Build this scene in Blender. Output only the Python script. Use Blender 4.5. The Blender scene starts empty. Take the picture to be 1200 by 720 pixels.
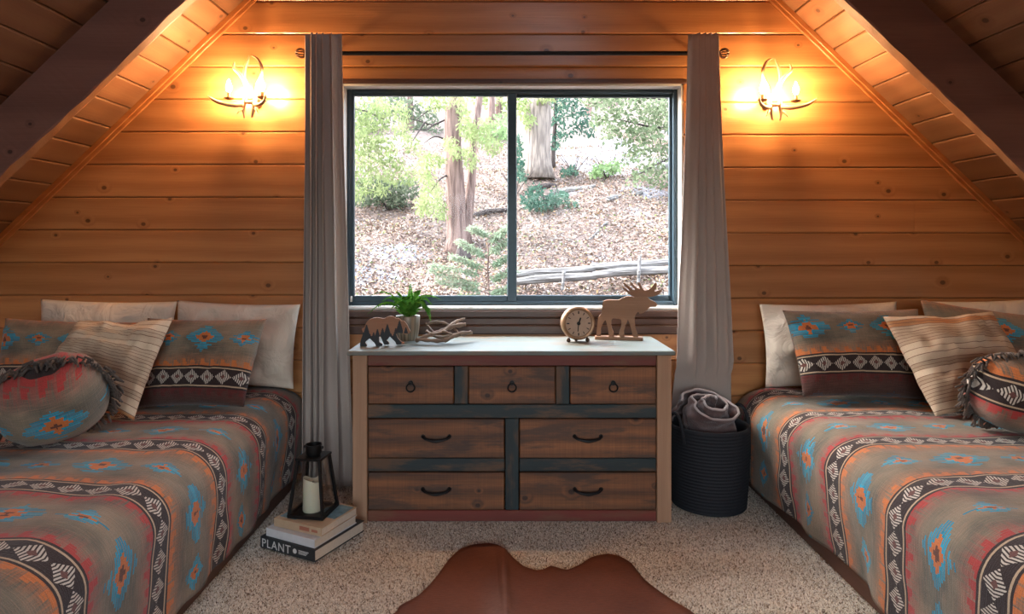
import bpy, math, random
import numpy as np
from mathutils import Vector, Matrix, noise as mnoise
from mathutils.geometry import tessellate_polygon

# ------------------------------------------------------------------ camera, world, sun, exposure
scene = bpy.context.scene
COL = scene.collection
F, VX, VY, CZ = 748.0, 590.0, 288.0, 1.264          # focal length in px, vanishing point, eye height
cam_d = bpy.data.cameras.new('camera')
cam_d.sensor_width = 36.0
cam_d.lens = F / 1200 * 36.0
cam_d.shift_x = (600 - VX) / 1200
cam_d.shift_y = -(360 - VY) / 1200
cam_d.clip_start = 0.02
cam = bpy.data.objects.new('camera', cam_d)
COL.objects.link(cam)
cam.location = (0, 0, CZ)
cam.rotation_euler = (math.radians(90), 0, 0)
scene.camera = cam

world = bpy.data.worlds.new('sky')
scene.world = world
world.use_nodes = True
wn = world.node_tree
wn.nodes.clear()
sky = wn.nodes.new('ShaderNodeTexSky')
sky.sky_type = 'NISHITA'
sky.sun_disc = False
sky.sun_elevation = math.radians(42)
sky.sun_rotation = math.radians(-70)
sky.air_density = 1.0
sky.dust_density = 3.0
sky.ozone_density = 1.0
bg = wn.nodes.new('ShaderNodeBackground')
bg.inputs['Strength'].default_value = 1.15
wo = wn.nodes.new('ShaderNodeOutputWorld')
hs = wn.nodes.new('ShaderNodeHueSaturation')
hs.inputs['Saturation'].default_value = 0.40
wn.links.new(sky.outputs[0], hs.inputs['Color'])
wn.links.new(hs.outputs[0], bg.inputs[0])
wn.links.new(bg.outputs[0], wo.inputs[0])

sun_d = bpy.data.lights.new('sun', 'SUN')
sun_d.energy = 1.3
sun_d.color = (1.0, 0.93, 0.82)
sun_d.angle = math.radians(3)
sun = bpy.data.objects.new('sun', sun_d)
COL.objects.link(sun)
sun.rotation_euler = (math.radians(30), math.radians(-45), 0)

scene.view_settings.view_transform = 'Standard'
scene.view_settings.look = 'None'
scene.view_settings.gamma = 1.0
scene.view_settings.use_curve_mapping = False
scene.view_settings.exposure = 1.62
scene.cycles.use_denoising = True
scene.cycles.max_bounces = 8
scene.cycles.diffuse_bounces = 5
scene.cycles.transparent_max_bounces = 16
BULB = 540.0

def portal(name, loc, sx, sy, rot):
    d = bpy.data.lights.new(name, 'AREA')
    d.shape = 'RECTANGLE'
    d.size = sx; d.size_y = sy
    d.cycles.is_portal = True
    o = bpy.data.objects.new(name, d)
    COL.objects.link(o)
    o.location = loc
    o.rotation_euler = rot
portal('window_portal', (0.048, 3.58, 1.53), 1.84, 1.2, (math.radians(-90), 0, 0))
SKY_S0, SKY_S1, SKY_Y0, SKY_Y1 = .30, 1.12, -.75, .50        # skylight added in the right roof slope, out of view, to fill the room
_sl = math.hypot(1, .96)
_sm = (SKY_S0 + SKY_S1)/2
portal('added_rear_window_portal', (0.0, -2.48, 1.3), 2.4, 1.6, (math.radians(90), 0, 0))  # sky sampling for the added rear window
portal('added_skylight_portal', (.05 + _sm/_sl + .10*.96/_sl, (SKY_Y0 + SKY_Y1)/2, 3.95 - _sm*.96/_sl + .10/_sl), SKY_S1-SKY_S0, SKY_Y1-SKY_Y0, (0, math.atan2(.96, 1), 0))  # sky sampling for the added skylight

# ------------------------------------------------------------------ helpers
R = random.Random(7)
RN = np.random.RandomState(11)

def W(px, py, Y):
    """point at depth Y seen at photograph pixel (px, py)"""
    return Vector(((px - VX) * Y / F, Y, CZ - (py - VY) * Y / F))

def onz(px, py, z):
    """point on the horizontal plane z seen at pixel"""
    Y = (CZ - z) * F / (py - VY)
    return W(px, py, Y)

def new_obj(name, data, parent=None):
    o = bpy.data.objects.new(name, data)
    COL.objects.link(o)
    if parent is not None:
        o.parent = parent
    return o

def tag(o, label=None, cat=None, group=None, kind=None):
    if label: o['label'] = label
    if cat: o['category'] = cat
    if group: o['group'] = group
    if kind: o['kind'] = kind
    return o

def thing(name, label, cat, loc=(0, 0, 0), rz=0.0, group=None):
    o = new_obj(name, None)
    o.empty_display_size = 0.05
    o.location = loc
    o.rotation_euler = (0, 0, rz)
    return tag(o, label, cat, group)

class MB:
    def __init__(s):
        s.v = []; s.f = []; s.uv = None
    def add(s, verts, faces):
        b = len(s.v)
        s.v.extend([tuple(p) for p in verts])
        s.f.extend([tuple(i + b for i in f) for f in faces])
        return s
    def box(s, a, b, bevel=0.0, mat=None):
        x0, y0, z0 = [min(p, q) for p, q in zip(a, b)]
        x1, y1, z1 = [max(p, q) for p, q in zip(a, b)]
        if bevel <= 0:
            vs = [(x0,y0,z0),(x1,y0,z0),(x1,y1,z0),(x0,y1,z0),(x0,y0,z1),(x1,y0,z1),(x1,y1,z1),(x0,y1,z1)]
            fs = [(0,3,2,1),(4,5,6,7),(0,1,5,4),(1,2,6,5),(2,3,7,6),(3,0,4,7)]
        else:
            t = min(bevel, (x1-x0)*.45, (y1-y0)*.45, (z1-z0)*.45)
            vs = []; idx = {}
            for ix, (xa, sx) in enumerate(((x0, 1), (x1, -1))):
                for iy, (ya, sy) in enumerate(((y0, 1), (y1, -1))):
                    for iz, (za, sz) in enumerate(((z0, 1), (z1, -1))):
                        for ax in range(3):
                            p = [xa + sx*t, ya + sy*t, za + sz*t]
                            p[ax] = (xa, ya, za)[ax]
                            idx[(ix, iy, iz, ax)] = len(vs); vs.append(tuple(p))
            fs = []
            for ax in range(3):
                o1, o2 = [k for k in range(3) if k != ax]
                for sd in (0, 1):
                    q = []
                    for e1, e2 in ((0,0),(1,0),(1,1),(0,1)):
                        k = [0,0,0]; k[ax] = sd; k[o1] = e1; k[o2] = e2
                        q.append(idx[(k[0], k[1], k[2], ax)])
                    flip = (sd == 0) ^ (ax == 1)
                    fs.append(tuple(reversed(q)) if flip else tuple(q))
            for ax in range(3):            # edges along ax
                o1, o2 = [k for k in range(3) if k != ax]
                for e1 in (0, 1):
                    for e2 in (0, 1):
                        def K(e, a):
                            k = [0,0,0]; k[ax] = e; k[o1] = e1; k[o2] = e2
                            return idx[(k[0], k[1], k[2], a)]
                        q = [K(0,o1), K(1,o1), K(1,o2), K(0,o2)]
                        fs.append(tuple(q))
            for ix in (0,1):
                for iy in (0,1):
                    for iz in (0,1):
                        fs.append((idx[(ix,iy,iz,0)], idx[(ix,iy,iz,1)], idx[(ix,iy,iz,2)]))
        if mat is not None:
            vs = [tuple(mat @ Vector(p)) for p in vs]
        return s.add(vs, fs)
    def tube(s, pts, rad, seg=8, caps=True):
        pts = [Vector(p) for p in pts]
        n = len(pts)
        if not hasattr(rad, '__len__'): rad = [rad]*n
        T = [(pts[min(i+1,n-1)] - pts[max(i-1,0)]).normalized() for i in range(n)]
        up = Vector((0,0,1)) if abs(T[0].z) < .9 else Vector((1,0,0))
        nrm = (up - T[0]*up.dot(T[0])).normalized()
        vs = []; fs = []
        for i in range(n):
            nrm = (nrm - T[i]*nrm.dot(T[i]))
            nrm = nrm.normalized() if nrm.length > 1e-6 else T[i].orthogonal().normalized()
            b = T[i].cross(nrm)
            for k in range(seg):
                a = 2*math.pi*k/seg
                vs.append(pts[i] + (nrm*math.cos(a) + b*math.sin(a))*rad[i])
        for i in range(n-1):
            for k in range(seg):
                fs.append((i*seg+k, i*seg+(k+1)%seg, (i+1)*seg+(k+1)%seg, (i+1)*seg+k))
        if caps:
            fs.append(tuple(range(seg-1, -1, -1)))
            fs.append(tuple((n-1)*seg+k for k in range(seg)))
        return s.add(vs, fs)
    def lathe(s, prof, seg=32, c=(0,0,0), closed=False, mat=None):
        vs = []; fs = []
        n = len(prof)
        for r, z in prof:
            for k in range(seg):
                a = 2*math.pi*k/seg
                vs.append((r*math.cos(a), r*math.sin(a), z))
        rng = n if closed else n-1
        for i in range(rng):
            j = (i+1) % n
            for k in range(seg):
                fs.append((i*seg+k, i*seg+(k+1)%seg, j*seg+(k+1)%seg, j*seg+k))
        if not closed:
            fs.append(tuple(range(seg-1, -1, -1)))
            fs.append(tuple((n-1)*seg+k for k in range(seg)))
        if mat is not None: vs = [mat @ Vector(p) for p in vs]
        vs = [(p[0]+c[0], p[1]+c[1], p[2]+c[2]) for p in vs]
        return s.add(vs, fs)
    def prism(s, outline, y0, y1):
        """outline [(x,z)] extruded from y0 to y1"""
        n = len(outline)
        tri = tessellate_polygon([[Vector((p[0], p[1], 0)) for p in outline]])
        vs = [(p[0], y0, p[1]) for p in outline] + [(p[0], y1, p[1]) for p in outline]
        fs = []
        for t in tri:
            a, b, c = t
            A = outline[a]; B = outline[b]; C_ = outline[c]
            cr = (B[0]-A[0])*(C_[1]-A[1]) - (B[1]-A[1])*(C_[0]-A[0])
            if cr < 0: a, b, c = a, c, b
            fs.append((a, b, c)); fs.append((c+n, b+n, a+n))
        for i in range(n):
            j = (i+1) % n
            fs.append((i, i+n, j+n, j))
        return s.add(vs, fs)
    def grid(s, P, closed_u=False, closed_v=False):
        """P[i][j] grid of points"""
        ni = len(P); nj = len(P[0])
        b = [p for row in P for p in row]
        fs = []
        for i in range(ni if closed_u else ni-1):
            for j in range(nj if closed_v else nj-1):
                i2 = (i+1) % ni; j2 = (j+1) % nj
                fs.append((i*nj+j, i2*nj+j, i2*nj+j2, i*nj+j2))
        return s.add(b, fs)
    def mesh(s, name, mat, smooth=False, recalc=True):
        me = bpy.data.meshes.new(name)
        me.from_pydata(s.v, [], s.f)
        if s.uv is not None:
            l = me.uv_layers.new(name='UVMap')
            uv = np.array(s.uv, dtype=np.float32)
            li = np.empty(len(me.loops), dtype=np.int32)
            me.loops.foreach_get('vertex_index', li)
            l.data.foreach_set('uv', uv[li].ravel())
        if recalc:
            import bmesh
            bm = bmesh.new(); bm.from_mesh(me)
            bmesh.ops.recalc_face_normals(bm, faces=bm.faces)
            bm.to_mesh(me); bm.free()
        if smooth:
            me.polygons.foreach_set('use_smooth', [True]*len(me.polygons))
            if smooth == 'auto':
                try: me.set_sharp_from_angle(angle=math.radians(38))
                except Exception: pass
        if mat is not None: me.materials.append(mat)
        me.update()
        return me
    def build(s, name, mat, parent=None, smooth=False, recalc=True):
        return new_obj(name, s.mesh(name, mat, smooth, recalc), parent)

def smooth_path(pts, n=6):
    """Catmull-Rom through pts"""
    P = [Vector(p) for p in pts]
    out = []
    for i in range(len(P)-1):
        p0 = P[max(i-1,0)]; p1 = P[i]; p2 = P[i+1]; p3 = P[min(i+2,len(P)-1)]
        for k in range(n):
            t = k/n
            out.append(0.5*((2*p1)+(p2-p0)*t+(2*p0-5*p1+4*p2-p3)*t*t+(3*p1-p0-3*p2+p3)*t**3))
    out.append(P[-1])
    return out

def lerp_list(vals, n):
    m = len(vals)-1
    return [vals[min(int(i/(n-1)*m), m-1)]*(1-(i/(n-1)*m-min(int(i/(n-1)*m), m-1))) + vals[min(int(i/(n-1)*m), m-1)+1]*(i/(n-1)*m-min(int(i/(n-1)*m), m-1)) for i in range(n)]

# ------------------------------------------------------------------ shader graphs as expressions
class S:
    __slots__ = ('g', 's')
    def __init__(self, g, s): self.g = g; self.s = s
    def __add__(a, b): return a.g.m('ADD', a, b)
    __radd__ = __add__
    def __sub__(a, b): return a.g.m('SUBTRACT', a, b)
    def __rsub__(a, b): return a.g.m('SUBTRACT', b, a)
    def __mul__(a, b): return a.g.m('MULTIPLY', a, b)
    __rmul__ = __mul__
    def __truediv__(a, b): return a.g.m('DIVIDE', a, b)
    def __lt__(a, b): return a.g.m('LESS_THAN', a, b)
    def __gt__(a, b): return a.g.m('GREATER_THAN', a, b)
    def abs(a): return a.g.m('ABSOLUTE', a)
    def floor(a): return a.g.m('FLOOR', a)
    def fract(a): return a.g.m('FRACT', a)
    def sin(a): return a.g.m('SINE', a)
    def sqrt(a): return a.g.m('SQRT', a)
    def pow(a, b): return a.g.m('POWER', a, b)
    def max(a, b): return a.g.m('MAXIMUM', a, b)
    def min(a, b): return a.g.m('MINIMUM', a, b)
    def sat(a): return a.g.m('MULTIPLY_ADD', a, 1.0, 0.0, clamp=True)

class G:
    def __init__(g, name):
        g.mat = bpy.data.materials.new(name)
        g.mat.use_nodes = True
        g.nt = g.mat.node_tree
        g.nt.nodes.clear()
        g.out = g.nt.nodes.new('ShaderNodeOutputMaterial')
        g._c = {}
    def n(g, t): return g.nt.nodes.new(t)
    def put(g, sock, v):
        if isinstance(v, S): g.nt.links.new(v.s, sock)
        elif hasattr(v, '__len__') and len(v) == 3 and sock.type == 'RGBA': sock.default_value = (*v, 1)
        else: sock.default_value = v
    def m(g, op, a, b=None, c=None, clamp=False):
        n = g.n('ShaderNodeMath'); n.operation = op; n.use_clamp = clamp
        g.put(n.inputs[0], a)
        if b is not None: g.put(n.inputs[1], b)
        if c is not None: g.put(n.inputs[2], c)
        return S(g, n.outputs[0])
    def coord(g, kind='Object'):
        if kind not in g._c:
            n = g.n('ShaderNodeTexCoord')
            g._c[kind] = S(g, n.outputs[kind])
        return g._c[kind]
    def rnd(g):
        if 'rnd' not in g._c:
            g._c['rnd'] = S(g, g.n('ShaderNodeObjectInfo').outputs['Random'])
        return g._c['rnd']
    def xyz(g, v):
        n = g.n('ShaderNodeSeparateXYZ'); g.put(n.inputs[0], v)
        return [S(g, o) for o in n.outputs]
    def vec(g, x, y, z=0.0):
        n = g.n('ShaderNodeCombineXYZ')
        for i, q in enumerate((x, y, z)): g.put(n.inputs[i], q)
        return S(g, n.outputs[0])
    def noise(g, v, scale=5.0, detail=2.0, rough=.5, dist=0.0):
        n = g.n('ShaderNodeTexNoise'); g.put(n.inputs['Vector'], v)
        n.inputs['Scale'].default_value = scale; n.inputs['Detail'].default_value = detail
        n.inputs['Roughness'].default_value = rough; n.inputs['Distortion'].default_value = dist
        return S(g, n.outputs[0])
    def white(g, v):
        n = g.n('ShaderNodeTexWhiteNoise'); n.noise_dimensions = '3D'; g.put(n.inputs['Vector'], v)
        return S(g, n.outputs['Value'])
    def voro(g, v, scale=1.0, feature='F1', out='Distance', dim='3D', rand=1.0):
        n = g.n('ShaderNodeTexVoronoi'); n.feature = feature; n.voronoi_dimensions = dim
        g.put(n.inputs['Vector'], v); n.inputs['Scale'].default_value = scale
        n.inputs['Randomness'].default_value = rand
        return n if out is None else S(g, n.outputs[out])
    def mix(g, f, a, b):
        n = g.n('ShaderNodeMix'); n.data_type = 'RGBA'
        g.put(n.inputs[0], f); g.put(n.inputs[6], a); g.put(n.inputs[7], b)
        return S(g, n.outputs[2])
    def mul(g, c, f):
        """colour times scalar"""
        n = g.n('ShaderNodeMix'); n.data_type = 'RGBA'; n.blend_type = 'MULTIPLY'
        n.inputs[0].default_value = 1.0
        g.put(n.inputs[6], c)
        cc = g.n('ShaderNodeCombineColor')
        for i in range(3): g.put(cc.inputs[i], f)
        g.nt.links.new(cc.outputs[0], n.inputs[7])
        return S(g, n.outputs[2])
    def step(g, x, a, b):
        n = g.n('ShaderNodeMapRange'); n.interpolation_type = 'SMOOTHSTEP'
        g.put(n.inputs[0], x); g.put(n.inputs[1], a); g.put(n.inputs[2], b)
        n.inputs[3].default_value = 0.0; n.inputs[4].default_value = 1.0
        return S(g, n.outputs[0])
    def attr(g, name, out='Color'):
        n = g.n('ShaderNodeAttribute'); n.attribute_name = name
        return S(g, n.outputs[out])
    def bsdf(g, color, rough=.6, metal=0.0, bump=None, bump_d=.002, coat=0.0, coat_r=.2, spec=.5, sheen=0.0, trans=0.0, alpha=None, emit=None, emit_s=0.0, sss=0.0):
        n = g.n('ShaderNodeBsdfPrincipled')
        g.put(n.inputs['Base Color'], color if isinstance(color, S) else (*color, 1))
        g.put(n.inputs['Roughness'], rough); g.put(n.inputs['Metallic'], metal)
        n.inputs['Specular IOR Level'].default_value = spec
        n.inputs['Coat Weight'].default_value = coat
        n.inputs['Coat Roughness'].default_value = coat_r
        n.inputs['Sheen Weight'].default_value = sheen
        n.inputs['Transmission Weight'].default_value = trans
        if alpha is not None: g.put(n.inputs['Alpha'], alpha)
        if emit is not None:
            n.inputs['Emission Color'].default_value = (*emit, 1); n.inputs['Emission Strength'].default_value = emit_s
        if sss: n.inputs['Subsurface Weight'].default_value = sss
        if bump is not None:
            b = g.n('ShaderNodeBump'); b.inputs['Distance'].default_value = bump_d
            b.inputs['Strength'].default_value = 1.0
            g.put(b.inputs['Height'], bump)
            g.nt.links.new(b.outputs[0], n.inputs['Normal'])
        g.nt.links.new(n.outputs[0], g.out.inputs[0])
        g.mat.diffuse_color = (.5, .5, .5, 1)
        return g.mat

def plain(name, color, rough=.6, metal=0.0, coat=0.0, vary=.12, scale=40.0, bump=0.0, spec=.5, sheen=0.0, sss=0.0):
    g = G(name)
    nz = g.noise(g.coord(), scale, 3)
    c = g.mul(color if isinstance(color, S) else tuple(color), (nz - .5) * (2*vary) + 1.0)
    return g.bsdf(c, rough, metal, bump=nz if bump else None, bump_d=bump, coat=coat, spec=spec, sheen=sheen, sss=sss)

def wood(name, light, dark, axis='x', knots=True, rough=.45, coat=0.0, coat_r=.2, ring=70.0, wear=None, wear_amt=.5, tint=.28, contrast=1.0, saw=False, cell=(2.2, 5.7)):
    """grain along the local axis; each object shifted and tinted by its own random number"""
    g = G(name)
    x, y, z = g.xyz(g.coord())
    if axis == 'z': x, z = z, x
    if axis == 'y': x, y, z = y, z, x
    r = g.rnd()
    x = x + r * 37.0
    lat = z + y * 0.6
    w1 = g.noise(g.vec(x*1.3, lat*7.0, r*9.0), 1.0, 2)
    knot = None
    phase = lat * ring + w1 * 7.0
    if knots:
        vn = g.voro(g.vec(x*cell[0], z*cell[1], 0.0), 1.0, out=None, dim='2D')
        px, py, _ = g.xyz(S(g, vn.outputs['Position']))
        dx = (x*cell[0] - px) / cell[0]; dz = (z*cell[1] - py) / cell[1]
        rr = (dx*dx + dz*dz*1.5 ).sqrt()
        sel, size, _ = g.xyz(S(g, vn.outputs['Color']))
        kr = size*.009 + .007
        on = sel > .32
        knot = (1.0 - g.step(rr, kr*.7, kr*1.15)) * on
        halo = (1.0 - g.step(rr, kr, kr*3.5)) * on
        phase = phase + halo * 5.0
    rings = (phase.sin() * .5 + .5)
    fine = g.noise(g.vec(x*4.0, y*90.0, lat*140.0), 1.0, 3)
    t = (rings * .35 + fine * .55 + w1 * .45 - .22) * contrast
    c = g.mix(t.sat(), light, dark)
    if knot is not None:
        c = g.mix(halo * .35, c, dark)
        c = g.mix(knot * .85, c, tuple(d*.28 for d in dark))
    if saw:
        sw = g.noise(g.vec(x*160.0, lat*3.0, 1.0), 1.0, 1)
        c = g.mul(c, sw*.5 + .75)
    if wear is not None:
        wn_ = g.noise(g.vec(x*3.0, lat*15.0, r*5.0), 1.0, 5, .65)
        c = g.mix(g.step(wn_, .58-wear_amt*.3, .76-wear_amt*.3)*.9, c, wear)
    c = g.mul(c, (r - .5) * (2*tint) + 1.0)
    return g.bsdf(c, rough, bump=fine + rings*.3, bump_d=.0008, coat=coat, coat_r=coat_r)
# ------------------------------------------------------------------ materials
M = {}
M['pine'] = wood('pine_boards', (.56, .255, .092), (.32, .115, .036), rough=.36, coat=.35, coat_r=.22, tint=.16)
M['pine_ceiling'] = wood('pine_ceiling_boards', (.48, .21, .075), (.30, .105, .030), rough=.5, coat=.1, coat_r=.3, tint=.22)
M['pine_trim'] = wood('pine_trim', (.50, .21, .065), (.34, .11, .03), rough=.4, coat=.2, knots=False, tint=.1)
M['beam'] = wood('rough_beam', (.30, .145, .105), (.18, .080, .058), rough=.7, tint=.05, ring=30)
M['wane_lit'] = wood('beam_wane_lit', (.42, .20, .09), (.25, .10, .04), rough=.6, knots=False, tint=.05)  # wane and underside painted lighter, standing for the light on them
M['jamb'] = plain('painted_jamb', (.52, .50, .47), .5)
M['alu'] = plain('dark_window_aluminium', (.030, .055, .075), .35, .3, vary=.2)
M['apron'] = wood('stained_apron', (.10, .042, .024), (.055, .021, .012), rough=.4, coat=.2, tint=.15)
M['iron'] = plain('black_iron', (.018, .017, .017), .45, .7)
M['bronze'] = plain('rubbed_bronze', (.10, .055, .035), .4, .8, vary=.5)
M['glass_outer'] = None

def glass_mat(name, tint=(1, 1, 1), refl=1.0):
    g = G(name)
    t = g.n('ShaderNodeBsdfTransparent'); t.inputs[0].default_value = (*tint, 1)
    gl = g.n('ShaderNodeBsdfGlossy'); gl.inputs['Roughness'].default_value = .03
    fr = g.n('ShaderNodeFresnel'); fr.inputs[0].default_value = 1.45
    mx = g.n('ShaderNodeMixShader')
    g.nt.links.new((S(g, fr.outputs[0])*refl).s, mx.inputs[0])
    g.nt.links.new(t.outputs[0], mx.inputs[1]); g.nt.links.new(gl.outputs[0], mx.inputs[2])
    g.nt.links.new(mx.outputs[0], g.out.inputs[0])
    return g.mat
M['glass'] = glass_mat('window_glass', (.93, .96, .97), .10)
M['lantern_glass'] = glass_mat('lantern_glass', (.97, .98, .98), .6)

def carpet_mat(name, tufts):
    g = G(name)
    if tufts:
        c = g.attr('tint')
        return g.bsdf(c, .95, spec=.1)
    c = g.coord()
    n1 = g.noise(c, 160, 2)
    col = g.mix(g.step(n1, .40, .60), (.26, .19, .14), (.66, .56, .45))
    return g.bsdf(col, .95, bump=n1, bump_d=.006, spec=.1)
M['carpet'] = carpet_mat('carpet_backing', False)
M['pile'] = carpet_mat('carpet_pile', True)

# bedspread weave, UV in metres: u along the bands, v across them
def southwest(name, sham=False):
    g = G(name)
    u, v, _ = g.xyz(g.coord('UV'))
    wob = g.noise(g.vec(u*6.0, v*6.0), 1.0, 1)
    v = v + (wob - .5) * .014
    P = .40
    q = v / P
    k = q.floor()
    fv = q - k - .5
    wv = fv * P                                   # metres from the field centre
    d = (.5 - fv.abs()) * P                        # metres from the band centre
    par = (k * .5).fract() > .25
    fine = g.noise(g.vec(u*420.0, v*420.0), 1.0, 1)
    slub = g.noise(g.vec(u*14.0, v*240.0), 1.0, 2)
    slub2 = g.noise(g.vec(u*240.0, v*14.0), 1.0, 2)
    mott = g.noise(g.vec(u*5.0, v*7.0), 1.0, 3)
    field = g.mix(g.step(mott, .3, .7), (.115, .105, .080), (.27, .205, .140))
    field = g.mix(g.step(slub, .45, .75)*.35, field, (.36, .20, .13))
    edge_c = g.mix(par, (.42, .045, .040), (.58, .165, .045))
    near = 1.0 - g.step(d, .05, .14)
    col = g.mix(near * .58 * g.step(slub2, .3, .6), field, edge_c)
    ti = (u / .027).floor()
    tf = (u / .027).fract()
    rt = g.white(g.vec(ti, k, fv > 0.0))
    alt = (ti * .5).fract() > .25
    th = alt * .020 + (rt * .012 + .006) * (tf < .72)
    teeth = d < (th + .053)
    col = g.mix(teeth * g.step(slub, .28, .45) * .9, col, edge_c)
    # diamonds in the field
    uc = u / .20
    ci = uc.floor()
    small = (ci * .5).fract() > .25
    uu = (uc - ci - .5) * .20
    strip = (wv / .0085).floor()
    jag = g.white(g.vec(strip, ci, k))
    a = .108 - small * .040
    b = .070 - small * .030
    D = uu.abs() / a + ((strip + .5) * .0085).abs() / b + (jag - .5) * .34
    gap = (wv / .0085).fract() < (.62 + jag * .2)
    tq = g.mix(jag, (.016, .21, .32), (.035, .38, .54))
    col = g.mix((D < 1.0) * (gap.max(D < .55)) * (1.0 - (D > .7) * (jag > .82)), col, tq)
    col = g.mix(D < .46, col, (.56, .16, .045))
    col = g.mix((D < .15), col, (.14, .05, .03))
    if sham:                                       # the strip below the band is maroon, with its shading darkened into the colour
        col = g.mix((v < P) * .86, col, g.mix(slub, (.050, .016, .015), (.085, .030, .024)))
    # dark bands with pale diamonds
    band = d < .054
    uw = (u / .086).fract() - .5
    dd = (uw * .086).abs() / .041 + d / .036 + (slub2 - .5) * .25
    h2 = ((u + d*.25) / .0092).fract() < .56
    inner = g.mix((dd < 1.0) * h2, (.036, .022, .020), (.56, .48, .40))
    inner = g.mix(dd < .32, inner, (.15, .06, .05))
    inner = g.mix((d > .039) * (d < .0455), inner, (.48, .34, .22))
    col = g.mix(band, col, inner)
    col = g.mul(col, fine * .6 + slub * .3 + slub2 * .25 + .33)
    return g.bsdf(col, .9, bump=fine + slub + slub2, bump_d=.0016, spec=.15, sheen=.15)
M['weave'] = southwest('southwest_weave')
M['sham'] = southwest('southwest_sham_weave', True)

def striped():
    g = G('striped_linen')
    u, v, _ = g.xyz(g.coord('UV'))
    v = v + (g.noise(g.vec(u*5.0, v*5.0), 1.0, 1) - .5) * .006
    q = v / .031
    ci = q.floor(); f = q - ci
    r = g.white(g.vec(ci, 3.0, 1.0))
    base = g.mix(g.step(r, .2, .9), (.62, .47, .33), (.40, .28, .19))
    base = g.mix(r > .86, base, (.52, .24, .11))
    line = f < .10
    line2 = ((f > .5) * (f < .58)) * (r > .5)
    col = g.mix(line.max(line2), base, (.22, .125, .085))
    fine = g.noise(g.vec(u*300.0, v*500.0), 1.0, 1)
    col = g.mul(col, fine*.5 + .75)
    return g.bsdf(col, .9, bump=fine, bump_d=.001, spec=.15)
M['stripe'] = striped()

def cloth(name, c, vary=.1, rough=.9, sheen=.1, sc=500.0, wrinkle=0.0):
    g = G(name)
    f = g.noise(g.coord(), sc, 1); b = g.noise(g.coord(), 4.0, 3)
    col = g.mul(c, f*.2 + b*(2*vary) + (.9 - vary))
    h = f
    if wrinkle:
        w = g.noise(g.coord(), 7.0, 3, .55, 1.2)
        h = (w - .5).abs() * wrinkle + f * .0006
    return g.bsdf(col, rough, bump=h, bump_d=1.0 if wrinkle else .0006, spec=.2, sheen=sheen)
M['white_cotton'] = cloth('cream_cotton', (.66, .55, .44), wrinkle=.026)
M['curtain'] = cloth('taupe_curtain_linen', (.42, .345, .30), .10)
M['fringe'] = cloth('dark_fringe_yarn', (.075, .055, .045), .3)
M['mattress'] = cloth('mattress_ticking', (.5, .47, .42))
M['bed_base'] = wood('bed_base_wood', (.12, .05, .030), (.07, .028, .018), axis='y', knots=False, tint=.05)
M['throw'] = None

# ------------------------------------------------------------------ the room
WY = 3.42                         # room face of the gable wall
AX, AZ, SL = 0.05, 3.95, 0.96     # ridge and slope
CL = math.hypot(1, SL)
DX, DZ = 1/CL, SL/CL
SIDE = 2.9
REAR = -2.4
OX0, OX1, OZ0, OZ1 = -.869, .965, .925, 2.133   # window opening

def roof_z(x): return AZ - SL*abs(x - AX)
def half_w(z): return (AZ - z)/SL

fl = MB().box((-SIDE, REAR, -.12), (SIDE, WY+.02, 0)).build('floor', M['carpet'])
tag(fl, 'speckled beige carpet floor', kind='structure')

# carpet pile: tufts on the part of the floor in view
def carpet_pile():
    n = 230000
    xs = RN.uniform(-1.25, 1.45, n); ys = RN.uniform(1.75, 3.41, n)
    rad = RN.uniform(.0024, .0046, n); h = RN.uniform(.004, .008, n)
    a0 = RN.uniform(0, 6.28, n); lx = RN.normal(0, .004, n); ly = RN.normal(0, .004, n)
    V = np.zeros((n, 4, 3))
    for k in range(3):
        V[:, k, 0] = xs + rad*np.cos(a0 + k*2.094); V[:, k, 1] = ys + rad*np.sin(a0 + k*2.094); V[:, k, 2] = 0.0
    V[:, 3, 0] = xs + lx; V[:, 3, 1] = ys + ly; V[:, 3, 2] = h
    base = (np.arange(n)*4)[:, None]
    Fc = np.stack([base + np.array([0, 1, 3]), base + np.array([1, 2, 3]), base + np.array([2, 0, 3])], 1).reshape(-1, 3)
    me = bpy.data.meshes.new('carpet_pile')
    me.vertices.add(n*4); me.vertices.foreach_set('co', V.reshape(-1))
    me.loops.add(len(Fc)*3); me.loops.foreach_set('vertex_index', Fc.reshape(-1).astype(np.int32))
    me.polygons.add(len(Fc)); me.polygons.foreach_set('loop_start', (np.arange(len(Fc))*3).astype(np.int32))
    me.update(calc_edges=True)
    pal = np.array([(.84, .74, .62), (.74, .62, .49), (.62, .49, .37), (.36, .25, .17), (.16, .105, .07)])
    idx = RN.choice(5, n, p=[.34, .30, .17, .12, .07])
    c = pal[idx] * RN.uniform(.85, 1.15, (n, 1))
    colr = np.ones((n, 4, 4)); colr[:, :, :3] = c[:, None, :]
    at = me.attributes.new('tint', 'FLOAT_COLOR', 'POINT')
    at.data.foreach_set('color', colr.reshape(-1).astype(np.float32))
    me.materials.append(M['pile'])
    o = new_obj('carpet_pile', me, fl)
    tag(o, 'short speckled carpet pile', kind='stuff')
carpet_pile()

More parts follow.
